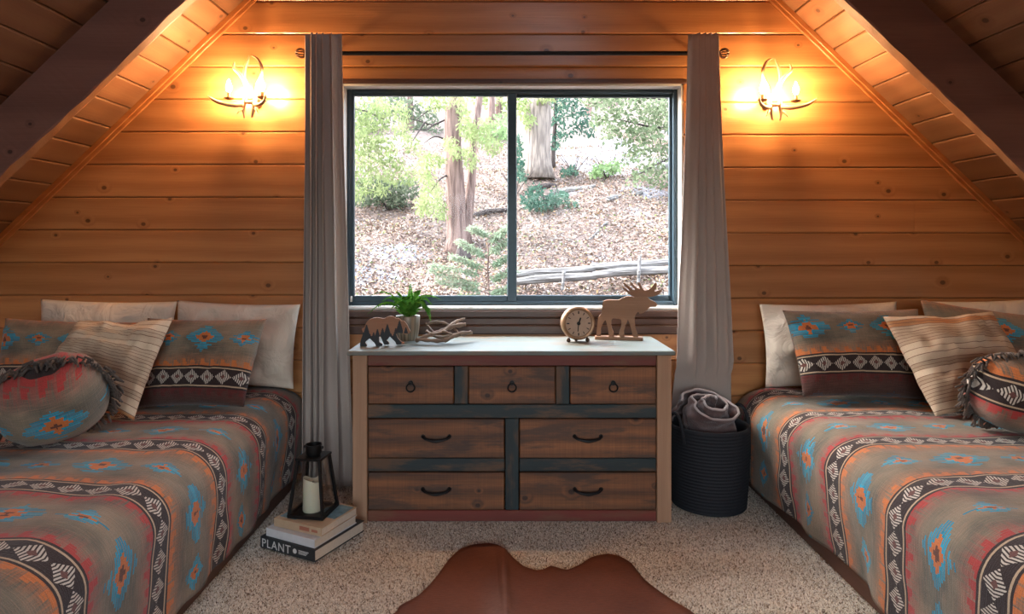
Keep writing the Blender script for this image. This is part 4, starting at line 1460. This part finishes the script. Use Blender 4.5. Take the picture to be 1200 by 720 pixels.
lz = z3 + t3 + .001
pts = [onz(373.8, 612, lz), onz(337.2, 609.7, lz), onz(396.2, 590.9, lz)]
lc = (pts[1] + pts[2])/2
lan = thing('lantern', 'black metal lantern with sloped glass sides standing on the books', 'lantern', (lc.x, lc.y, lz), math.radians(-9))
hb, ht, lh = .080, .051, .235
def ring_sq(mb, h, z0, z1, t):
    mb.box((-h, -h, z0), (h, -h+t, z1)); mb.box((-h, h-t, z0), (h, h, z1))
    mb.box((-h, -h+t, z0), (-h+t, h-t, z1)); mb.box((h-t, -h+t, z0), (h, h-t, z1))
mb = MB().box((-hb, -hb, 0), (hb, hb, .006), .001)
ring_sq(mb, hb, .006, .014, .008)
mb.build('base', M['iron'], lan)
for sx in (-1, 1):
    for sy in (-1, 1):
        a, b = hb-.005, ht-.003
        tt = .0055
        vs = []
        for r_, z in ((a, .006), (b, lh)):
            for ox, oy in ((-tt, -tt), (tt, -tt), (tt, tt), (-tt, tt)): vs.append((sx*r_+ox, sy*r_+oy, z))
        MB().add(vs, [(0,1,2,3), (4,5,6,7), (0,1,5,4), (1,2,6,5), (2,3,7,6), (3,0,4,7)]).build('corner_bar', M['iron'], lan)
for k in range(4):
    Rz = Matrix.Rotation(math.pi/2*k, 4, 'Z')
    a0, a1 = hb-.010, ht-.008
    vs = [Rz @ Vector(p) for p in ((-a0, -hb+.006, .010), (a0, -hb+.006, .010), (a1, -ht+.004, lh-.004), (-a1, -ht+.004, lh-.004), (-a0, -hb+.008, .010), (a0, -hb+.008, .010), (a1, -ht+.006, lh-.004), (-a1, -ht+.006, lh-.004))]
    MB().add(vs, [(0,1,2,3), (4,5,6,7), (0,1,5,4), (1,2,6,5), (2,3,7,6), (3,0,4,7)]).build('pane', M['lantern_glass'], lan)
mb = MB().box((-ht-.006, -ht-.006, lh-.002), (ht+.006, ht+.006, lh+.008), .002)
mb.build('roof', M['iron'], lan)
MB().lathe([(.010, lh+.008), (.028, lh+.008), (.033, lh+.020), (.034, lh+.055), (.031, lh+.055), (.030, lh+.022), (.010, lh+.016)], 28).build('chimney_cup', M['iron'], lan, smooth='auto')
P = []
for sx in (-1, 1): MB().lathe([(.003, lh+.036), (.007, lh+.038), (.007, lh+.046), (.003, lh+.048)], 10, c=(sx*.038, 0, 0)).build('knob', M['iron'], lan, smooth=True)
M['wax'] = plain('ivory_wax', (.66, .58, .42), .5, vary=.06, sss=.2)
prof_n = 28
rows = []
for r_, zz in ((.004, .0), (.039, .0), (.0405, .004), (.040, .125), (.0385, .136), (.033, .132), (.026, .112), (.004, .108)):
    row = []
    for k in range(prof_n):
        a = 2*math.pi*k/prof_n
        wv = (.010*math.sin(a*2+.7) + .006*math.sin(a*3)) if zz > .11 and r_ > .03 else 0
        row.append((r_*math.cos(a), r_*math.sin(a), zz+wv))
    rows.append(row)
mb = MB().grid(rows, closed_v=True); mb.f.append(tuple(range(prof_n)))
mb.f.append(tuple((len(rows)-1)*prof_n + k for k in range(prof_n)))
cd = thing('pillar_candle', 'ivory pillar candle standing inside the black lantern', 'candle', (lc.x-.006, lc.y+.004, lz+.0065))
mb.build('wax', M['wax'], cd, smooth='auto')
MB().tube([(0, 0, .107), (.001, 0, .116), (.003, .001, .124)], .0015, 6).build('wick', M['iron'], cd)

# ------------------------------------------------------------------ cowhide rug
def hide_mat():
    g = G('brown_cowhide')
    x, y, z = g.xyz(g.coord())
    n1 = g.noise(g.vec(x*3.0, y*3.0), 1.0, 3)
    hair = g.noise(g.vec(x*40.0, y*260.0), 1.0, 3, .6, .6)
    c = g.mix(g.step(n1, .3, .7), (.120, .034, .016), (.180, .056, .027))
    sp = 1.0 - g.step((x + .02 + (n1-.5)*.06).abs(), .0, .09)
    c = g.mix(sp*.40*(1.0 - g.step(y, 2.1, 2.45)), c, (.25, .15, .12))
    c = g.mul(c, hair*.9 + .55)
    return g.bsdf(c, .65, bump=hair, bump_d=.003, spec=.22)
M['hide'] = hide_mat()
rp = [(30,324),(60,290),(130,250),(190,190),(250,110),(290,75),(340,57),(400,55),(450,75),(490,110),(530,140),(580,155),(610,150),(635,138),(670,148),(700,152),(750,130),(790,105),(850,93),(900,105),(940,130),(990,190),(1040,230),(1100,270),(1180,320)]
ol = [onz(450+x/3.243, 620+y/3.243, .018) for x, y in rp]
ol = [(p.x, p.y) for p in ol]
ol += [(.66, 2.02), (.78, 1.72), (.80, 1.40), (.72, 1.10), (.80, .80), (1.0, .60), (.92, .44), (.62, .52), (.34, .42), (.06, .30), (-.02, .14), (-.12, .30), (-.40, .44), (-.66, .50), (-.96, .42), (-1.02, .60), (-.82, .82), (-.74, 1.12), (-.80, 1.42), (-.76, 1.74), (-.58, 2.05)]
ol = sm_outline([(p[0]*1000, p[1]*1000) for p in ol], 4)
ol = [(p[0]/1000, p[1]/1000) for p in ol]
ccx, ccy = -.01, 1.42
nr = 30
P = []
for i in range(nr+1):
    t = (i/nr)
    row = []
    for (x, y) in ol:
        px_, py_ = ccx + (x-ccx)*t, ccy + (y-ccy)*t
        h = .0195 + fold_noise(px_*2.5, py_*2.5, 3.3)*.004
        h += .020*math.exp(-((px_-.002-.03*(2.4-py_))/.016)**2)*max(0, min(1, (py_-2.05)/.2))*max(0, min(1, (2.62-py_)/.05))
        h += .008*math.exp(-((px_+.01)/.05)**2)
        h -= .004*(t**8)
        row.append((px_, py_, h))
    P.append(row)
mb = MB().grid(P, closed_v=True)
rug = mb.build('cowhide_rug', M['hide'], smooth=True)
sm = rug.modifiers.new('thickness', 'SOLIDIFY'); sm.thickness = .004; sm.offset = -1
tag(rug, 'reddish brown cowhide rug lying on the carpet', 'rug')
# ------------------------------------------------------------------ the hillside outside
def ground(x, y):
    n_ = .10*math.sin(x*.9+y*.5) + .07*math.sin(x*2.1-y*1.3+1) + .05*math.sin(x*3.7+y*2.9+2)
    return .58 + .32*(y-8) + .06*x + n_*min(1, max(0, (y-5)/3))
def gp(px, py):
    """where the ray through a pixel meets the hillside"""
    Y = 5.0
    while Y < 60:
        p = W(px, py, Y)
        if p.z < ground(p.x, Y): return Vector((p.x, Y, ground(p.x, Y)))
        Y += .04
    return Vector((p.x, Y, ground(p.x, Y)))
def litter_mat():
    g = G('leaf_litter_ground')
    c = g.coord()
    n1 = g.noise(c, 1.1, 4); n2 = g.noise(c, 7.0, 4, .7); n3 = g.noise(c, 30.0, 3, .7)
    col = g.mix(g.step(n2, .35, .65), (.10, .072, .065), (.18, .135, .118))
    col = g.mix(g.step(n3, .52, .66)*.7, col, (.24, .20, .185))
    col = g.mix(g.step(n1, .60, .68)*.6*g.step(n3, .42, .55), col, (.26, .26, .29))
    x, y, z = g.xyz(c)
    for (cx_, cy_, rx, ry) in SUNLIT:                 # sun on debris, painted as pale patches of the slope
        r_ = (((x-cx_)/rx)*((x-cx_)/rx) + ((y-cy_)/ry)*((y-cy_)/ry)).sqrt() + (n2-.5)*1.2 + (n1-.5)*.8
        col = g.mix((1.0 - g.step(r_, .65, 1.05))*g.step(n3, .36, .5), col, (.22, .22, .25))
    return g.bsdf(col, .95, bump=n3, bump_d=.06, spec=.1)
SUNLIT = []
for (px_, py_, rx, ry) in ((700, 184, 1.7, 2.6), (432, 322, .55, .5), (470, 296, .6, .35), (672, 222, .7, .4), (745, 226, .8, .4), (775, 196, .8, .6)):
    q = gp(px_, py_); SUNLIT.append((q.x, q.y, rx, ry))
M['litter'] = litter_mat()
xsG = np.linspace(-16, 18, 120); ysG = np.linspace(3.62, 46, 130)
P = [[(x, y, ground(x, y)) for x in xsG] for y in ysG]
hill = MB().grid(P).build('hillside_ground', M['litter'], smooth=True)
tag(hill, 'sloping forest hillside covered in dry leaf litter outside the window', kind='structure')

def soup(name, V, Fn, mat, parent, tint=None, label=None):
    """V (n,k,3) separate polygons with k corners"""
    n, k, _ = V.shape
    me = bpy.data.meshes.new(name)
    me.vertices.add(n*k); me.vertices.foreach_set('co', V.reshape(-1))
    me.loops.add(n*k); me.loops.foreach_set('vertex_index', np.arange(n*k, dtype=np.int32))
    me.polygons.add(n); me.polygons.foreach_set('loop_start', (np.arange(n)*k).astype(np.int32))
    me.update(calc_edges=True)
    if tint is not None:
        c = np.ones((n, k, 4)); c[:, :, :3] = tint[:, None, :]
        at = me.attributes.new('tint', 'FLOAT_COLOR', 'POINT'); at.data.foreach_set('color', c.reshape(-1).astype(np.float32))
    me.materials.append(mat)
    o = new_obj(name, me, parent)
    tag(o, label, kind='stuff')
    return o
def rand_quads(C, size, asp, flat=None, droop=0.0):
    n = len(C)
    a = RN.normal(size=(n, 3)); 
    if flat is not None: a[:, 2] *= flat
    a[:, 2] -= droop
    a /= np.linalg.norm(a, axis=1)[:, None]
    b = RN.normal(size=(n, 3))
    if flat is not None: b[:, 2] *= flat
    b -= a*(a*b).sum(1)[:, None]; b /= np.linalg.norm(b, axis=1)[:, None]
    s = (size*RN.uniform(.6, 1.4, n))[:, None]
    return np.stack([C, C + a*s*.5 + b*s*asp*.5, C + a*s, C + a*s*.5 - b*s*asp*.5], 1)

g = G('dry_leaves_tinted'); g.bsdf(g.attr('tint'), .9, spec=.1); M['tinted'] = g.mat
n = 90000
yy = 7 + 13*RN.uniform(0, 1, n)**1.4
xx = RN.uniform(-.32, .36, n)*yy
zz = np.array([ground(a, b) for a, b in zip(xx, yy)]) + .02
pal = np.array([(.40, .27, .21), (.30, .19, .15), (.48, .36, .29), (.58, .52, .48), (.16, .11, .09), (.22, .26, .10), (.52, .34, .18)])
soup('leaf_litter', rand_quads(np.stack([xx, yy, zz], 1), .05, .5, .45), None, M['tinted'], hill, (pal*.50)[RN.choice(7, n, p=[.28, .22, .18, .12, .09, .05, .06])], 'scattered dry leaves and twigs')

def bark(name, c1, c2, along='z'):
    g = G(name)
    x, y, z = g.xyz(g.coord())
    if along == 'x': x, z = z, x
    n_ = g.noise(g.vec(x*22.0, y*22.0, z*2.2), 1.0, 4)
    c = g.mix(g.step(n_, .35, .65), c1, c2)
    return g.bsdf(c, .95, bump=n_, bump_d=.05, spec=.1)
M['bark_a'] = bark('reddish_cedar_bark', (0.091, 0.059, 0.052), (0.189, 0.126, 0.108))
M['bark_b'] = bark('pale_pine_bark', (0.140, 0.112, 0.098), (0.252, 0.203, 0.175))
M['bark_c'] = bark('dark_twig_bark', (0.035, 0.028, 0.028), (0.070, 0.056, 0.052))
M['log'] = bark('weathered_log', (.085, .078, .076), (.17, .158, .154), 'x')
M['needle_y'] = leaf_mat('yellow_green_cedar', (0.144, 0.184, 0.073), (0.244, 0.271, 0.133), 2.0)
M['needle_g'] = leaf_mat('grey_green_needles', (0.064, 0.084, 0.057), (0.126, 0.145, 0.098), 2.0)
M['needle_t'] = leaf_mat('teal_green_needles', (0.033, 0.072, 0.053), (0.076, 0.127, 0.092), 2.0)
M['leaf_o'] = leaf_mat('olive_oak_leaves', (0.069, 0.093, 0.050), (0.166, 0.190, 0.119), 2.0)
M['leaf_p'] = leaf_mat('pale_green_fronds', (0.130, 0.177, 0.114), (0.221, 0.261, 0.181), 2.0)
M['leaf_b'] = leaf_mat('bright_green_leaves', (0.129, 0.200, 0.081), (0.201, 0.272, 0.138), 2.0)

def clumps(spots, Y, per, size, asp=.4, droop=0.0, spread_y=.6, flat=None):
    """spots: (px, py, rx_px, rz_px) leaf clusters at depth about Y"""
    out = []
    for px, py, rx, rz in spots:
        c = W(px, py, Y); k = Y/F
        m_ = int(2.4*per*rx*rz/400.0) + 12
        d = RN.normal(size=(m_, 3)); d /= np.linalg.norm(d, axis=1)[:, None]
        d *= RN.uniform(.1, 1, m_)[:, None]**.45
        sub = d*np.array([rx*k, spread_y, rz*k]) + np.array(c)
        out.append(sub)
    C = np.concatenate(out)
    return rand_quads(C, size*.72, asp, flat, droop)

def trunk(pa, r0, pb, r1, parent, mat, base, flare=1.35, name='trunk', n=14):
    a, b = Vector(pa), Vector(pb)
    pts = []; rad = []
    for i in range(n):
        t = i/(n-1)
        p = a.lerp(b, t) + Vector((fold_noise(t*3, a.x, 1)*.06, fold_noise(t*3, a.y, 2)*.06, 0))
        pts.append(p - base)
        rad.append((r0 + (r1-r0)*t)*(flare if i == 0 else (1+.12*fold_noise(t*7, a.x, 4))))
    return MB().tube(pts, rad, 14).build(name, mat, parent, smooth=True)
def twigs(list_, parent, base, mat, r=.012, name='branch'):
    for pts in list_:
        sp = smooth_path([W(*p) - base for p in pts], 4)
        MB().tube(sp, lerp_list([r*1.6, r, r*.4], len(sp)), 5).build(name, mat, parent, smooth=True)
def tree(name, label, cat, base, group=None):
    return thing(name, label, cat, base, 0, group)
def foliage(V, mat, parent, base, label=None, name='foliage'):
    return soup(name, V - np.array(base)[None, None, :], None, mat, parent, None, label)

# double-trunk cedar in the left panel
b0 = gp(536, 296)
tA = tree('cedar_tree', 'twin-trunk cedar with hanging yellow-green sprays outside the window', 'tree', b0)
Y = b0.y
trunk(W(536, 300, Y), .17, W(529, 60, Y), .13, tA, M['bark_a'], b0)
trunk(W(546, 288, Y+.1), .085, W(566, 60, Y+.5), .055, tA, M['bark_a'], b0)
twigs([[(526, 138, Y), (508, 146, Y-.1), (492, 142, Y-.3), (478, 139, Y-.5)], [(508, 146, Y-.1), (500, 152, Y-.3), (488, 152, Y-.4)], [(526, 125, Y), (505, 128, Y-.3), (488, 141, Y-.5)],
       [(525, 165, Y), (510, 160, Y-.2), (497, 168, Y-.5)], [(498, 143, Y-.3), (490, 155, Y-.4), (484, 165, Y-.5)], [(530, 150, Y), (545, 148, Y-.2), (556, 152, Y-.4)], [(526, 205, Y), (516, 210, Y-.3), (505, 224, Y-.6)]], tA, b0, M['bark_c'])
sp = [(528, 168, 9, 9), (536, 178, 12, 8), (548, 150, 12, 14), (560, 158, 14, 12), (570, 146, 10, 10), (508, 186, 16, 10), (497, 200, 10, 16), (506, 226, 14, 20), (495, 240, 9, 14), (516, 245, 10, 14), (541, 122, 10, 12), (520, 118, 12, 8), (552, 185, 9, 14), (505, 120, 14, 8), (578, 170, 12, 10)]
foliage(clumps(sp, Y-.5, 210, .11, .30, 1.2, .5), M['needle_y'], tA, b0)
# yellow-green cedar further left
b0 = gp(392, 262)
tB = tree('cedar_tree', 'leafy pale green cedar standing left of the twin trunks outside', 'tree', b0)
Y = b0.y
trunk(W(388, 266, Y), .16, W(380, 40, Y), .11, tB, M['bark_a'], b0)
twigs([[(384, 130, Y), (420, 128, Y-.1), (450, 140, Y-.3)], [(384, 170, Y), (420, 178, Y-.1), (455, 195, Y-.3)], [(384, 200, Y), (410, 210, Y-.1), (440, 226, Y-.3)]], tB, b0, M['bark_c'], .02)
sp = [(415, 130, 18, 12), (440, 142, 18, 12), (428, 160, 20, 12), (452, 168, 16, 12), (415, 182, 16, 12), (440, 190, 20, 12), (462, 190, 12, 10), (425, 205, 20, 9), (458, 208, 14, 10), (440, 118, 20, 8), (470, 150, 10, 14), (480, 205, 10, 12), (418, 148, 14, 12), (432, 172, 16, 10), (416, 225, 14, 12), (440, 220, 16, 10), (470, 128, 12, 10), (450, 130, 14, 10), (484, 170, 9, 12)]
foliage(clumps(sp, Y-.2, 190, .13, .30, .9, .7), M['needle_y'], tB, b0)
# grey-green shrubs on the slope
for (px, py, mat, lab, sp) in (
    (455, 246, 'needle_g', 'grey-green scrubby bush on the slope left of the twin trunks outside', [(430, 232, 20, 12), (455, 226, 20, 14), (478, 222, 14, 14), (440, 216, 24, 8), (465, 238, 14, 8)]),
    (645, 246, 'needle_t', 'low teal-green bush at the foot of the thick pine outside', [(622, 236, 14, 10), (640, 240, 16, 10), (655, 232, 14, 9), (668, 242, 9, 6), (628, 224, 10, 7)]),
    (712, 210, 'leaf_b', 'small yellow-green bush on the slope below the oak outside', [(706, 200, 14, 8), (720, 196, 10, 7), (698, 204, 8, 5)]),
    (672, 206, 'needle_t', 'small round dark green shrub right of the thick pine outside', [(668, 202, 9, 6), (662, 206, 6, 4)]),
    (604, 228, 'needle_t', 'dark green shrub left of the thick pine outside', [(608, 190, 7, 16), (607, 170, 5, 12), (611, 207, 7, 6)])):
    b0 = gp(px, py)
    o = tree('shrub', lab, 'bush', b0)
    foliage(clumps(sp, b0.y, 320, .10*b0.y/11, .45, 0, .5), M[mat], o, b0)
    mb = MB()
    for i in range(5):
        a = i*1.26
        mb.tube([(0, 0, -.05), (.15*math.cos(a), .15*math.sin(a), .2), (.4*math.cos(a), .3*math.sin(a), .5)], [.015, .01, .004], 5)
    mb.build('stem', M['bark_c'], o)
# pale sapling close to the window
b0 = gp(575, 352)
b0 = Vector((b0.x, 7.6, ground(b0.x, 7.6)))
tC = tree('conifer_sapling', 'pale green feathery conifer sapling in front of the slope outside', 'tree', b0)
Y = b0.y
trunk(b0, .014, W(572, 262, Y), .005, tC, M['bark_a'], b0)
bl = []
for (x0_, y0_, x1_, y1_) in ((574, 345, 515, 330), (574, 340, 505, 318), (573, 325, 508, 312), (573, 318, 530, 302), (573, 305, 538, 284), (573, 300, 596, 282), (572, 288, 594, 268), (573, 315, 600, 300), (574, 330, 602, 318), (574, 345, 600, 340), (573, 278, 552, 268), (574, 350, 540, 350)):
    bl.append([(x0_, y0_, Y), ((x0_+x1_)/2, (y0_+y1_)/2-3, Y-.15), (x1_, y1_, Y-.3)])
twigs(bl, tC, b0, M['bark_a'], .004)
cs = []
for br in bl:
    for t in np.linspace(.25, 1, 9):
        x_ = br[0][0] + (br[2][0]-br[0][0])*t; y_ = br[0][1] + (br[2][1]-br[0][1])*t
        cs.append((x_, y_-1, 6, 3.5))
foliage(clumps(cs, Y-.15, 420, .060, .30, .3, .10, .6), M['leaf_p'], tC, b0)
# thick pine in the right panel
b0 = gp(628, 207)
tD = tree('pine_tree', 'thick straight pine trunk with pale furrowed bark outside', 'tree', b0)
Y = b0.y
trunk(W(628, 210, Y), .36, W(630, 20, Y), .30, tD, M['bark_b'], b0, 1.2)
foliage(clumps([(612, 125, 10, 14), (620, 142, 9, 8), (640, 112, 14, 8), (604, 112, 8, 8)], Y-.6, 200, .15, .4, .6, .5), M['needle_y'], tD, b0)
# slim sapling beside it
b0 = gp(648, 196)
tE = tree('young_fir', 'slim young fir with dark teal foliage beside the thick pine outside', 'tree', b0)
Y = b0.y
trunk(W(648, 198, Y), .06, W(651, 60, Y), .03, tE, M['bark_c'], b0)
sp = [(652, 115, 12, 8), (662, 128, 14, 8), (655, 142, 12, 7), (672, 118, 12, 8), (660, 158, 12, 6), (680, 135, 12, 10), (650, 170, 7, 6), (690, 150, 10, 10), (676, 150, 8, 7)]
foliage(clumps(sp, Y-.2, 230, .14, .4, .2, .6), M['needle_t'], tE, b0)
# oak on the right
b0 = gp(812, 232)
tF = tree('oak_tree', 'spreading olive green oak whose branches reach across the right window panel', 'tree', b0)
Y = b0.y
trunk(W(812, 236, Y), .16, W(806, 40, Y), .10, tF, M['bark_b'], b0)
twigs([[(808, 150, Y), (770, 150, Y-.2), (725, 140, Y-.4)], [(808, 180, Y), (775, 190, Y-.2), (748, 205, Y-.4)], [(808, 120, Y), (765, 115, Y-.2), (715, 112, Y-.4)]], tF, b0, M['bark_c'], .025)
sp = [(705, 118, 16, 10), (730, 122, 18, 12), (760, 120, 20, 12), (782, 125, 14, 14), (720, 140, 18, 11), (748, 145, 18, 12), (775, 150, 18, 12), (735, 160, 16, 9), (760, 172, 16, 10), (785, 175, 12, 12), (742, 182, 12, 10), (760, 195, 14, 10), (780, 200, 10, 10), (748, 208, 12, 8), (700, 138, 9, 9), (715, 155, 12, 8), (690, 112, 12, 8), (772, 212, 12, 8), (788, 140, 8, 14), (768, 135, 14, 10), (755, 158, 14, 8)]
foliage(clumps(sp, Y-.3, 130, .12, .6, .2, .9), M['leaf_o'], tF, b0)
# trees higher up the hill
for i, (px, py, Y_, mat, lab, sp) in enumerate((
    (575, 200, 22, 'leaf_b', 'bright green sunlit tree up the hill behind the twin trunks', [(572, 170, 18, 22), (588, 190, 14, 20), (585, 150, 16, 16), (565, 200, 10, 14), (594, 165, 8, 18)]),
    (480, 190, 24, 'needle_g', 'hazy grey-green tree up the hill behind the cedars', [(470, 125, 24, 16), (495, 140, 20, 16), (440, 135, 20, 20), (480, 165, 20, 14), (420, 150, 16, 18), (510, 165, 14, 18), (450, 175, 20, 12)]),
    (585, 160, 26, 'needle_y', 'yellowish tree high on the hill above the twin trunks', [(580, 118, 18, 10), (595, 130, 8, 12), (560, 112, 14, 8), (545, 140, 10, 12)]),
    (690, 178, 27, 'leaf_b', 'light green tree up the hill between fir and oak', [(680, 165, 16, 10), (692, 172, 14, 8), (670, 172, 10, 8), (700, 160, 12, 8)]),
    (740, 170, 30, 'leaf_o', 'olive tree high on the hill behind the oak', [(730, 120, 30, 20), (770, 130, 26, 24), (700, 125, 20, 18), (760, 165, 24, 12), (650, 130, 16, 20)]))):
    base = W(px, py, Y_); base.z = ground(base.x, Y_)
    o = tree('hill_tree', lab, 'tree', base)
    trunk(base - Vector((0, 0, .2)), .16, base + Vector((.1, 0, 3.5)), .06, o, M['bark_a'], base)
    foliage(clumps(sp, Y_, 150, .26, .45, .3, 1.2), M[mat], o, base)
# fallen logs, the weathered rails low on the right, a charred stump
rails = thing('log_rail', 'long weathered split-log rails lying low on the slope, with short stakes', 'log', gp(690, 332))
rb = rails.location.copy()
pa, pb = gp(604, 341), gp(787, 324)
for i, (dy, dz_, r_) in enumerate(((0, .10, .055), (.10, .19, .05))):
    for (u0, u1) in ((0.0, .52), (.50, 1.0)):
        A_, B_ = pa.lerp(pb, u0), pa.lerp(pb, u1)
        pts = [A_.lerp(B_, t) + Vector((0, dy, dz_+.012*math.sin(t*5+i))) - rb for t in (0, .25, .5, .75, 1)]
        MB().tube(pts, [r_*.9, r_, r_*1.05, r_, r_*.85], 8).build('rail', M['log'], rails, smooth='auto')
for u in (.30, .78):
    A_ = pa.lerp(pb, u) + Vector((0, -.09, -.05)) - rb
    MB().tube([A_, A_ + Vector((.02, 0, .24 + .12*(u > .5)))], .022, 7).build('stake', M['log'], rails, smooth='auto')
for i, (x0_, y0_, x1_, y1_, r_, mt, lab) in enumerate(((650, 229, 698, 220, .06, 'log', 'pale fallen log lying below the thick pine outside'), (712, 238, 752, 229, .06, 'log', 'grey fallen log on the slope below the oak outside'),
    (742, 207, 795, 193, .07, 'log', 'long fallen log under the oak branches outside'), (690, 282, 712, 262, .025, 'log', 'thin bare stick pointing uphill on the dry slope outside'),
    (618, 224, 652, 219, .06, 'bark_c', 'dark rotten log lying at the foot of the thick pine outside'), (552, 254, 600, 247, .05, 'bark_c', 'dark thin log right of the twin trunks outside'))):
    pa, pb = gp(x0_, y0_), gp(x1_, y1_)
    base = (pa+pb)/2
    mb = MB().tube([pa.lerp(pb, t) - base + Vector((0, 0, r_*.6 + .02*math.sin(t*6+i))) for t in (0, .2, .4, .6, .8, 1)], [r_*.7, r_, r_*1.1, r_*.95, r_*.9, r_*.6], 8)
    o = mb.build('fallen_log', M[mt], smooth='auto'); o.location = base
    tag(o, lab, 'log')
b0 = gp(540, 302)
mb = MB().lathe([(.10, -.05), (.13, .0), (.10, .12), (.085, .20), (.03, .16)], 12)
o = mb.build('charred_stump', M['bark_c'], smooth='auto'); o.location = b0 + Vector((.06, -.35, 0))
tag(o, 'small charred black stump at the foot of the twin trunks outside', 'stump')
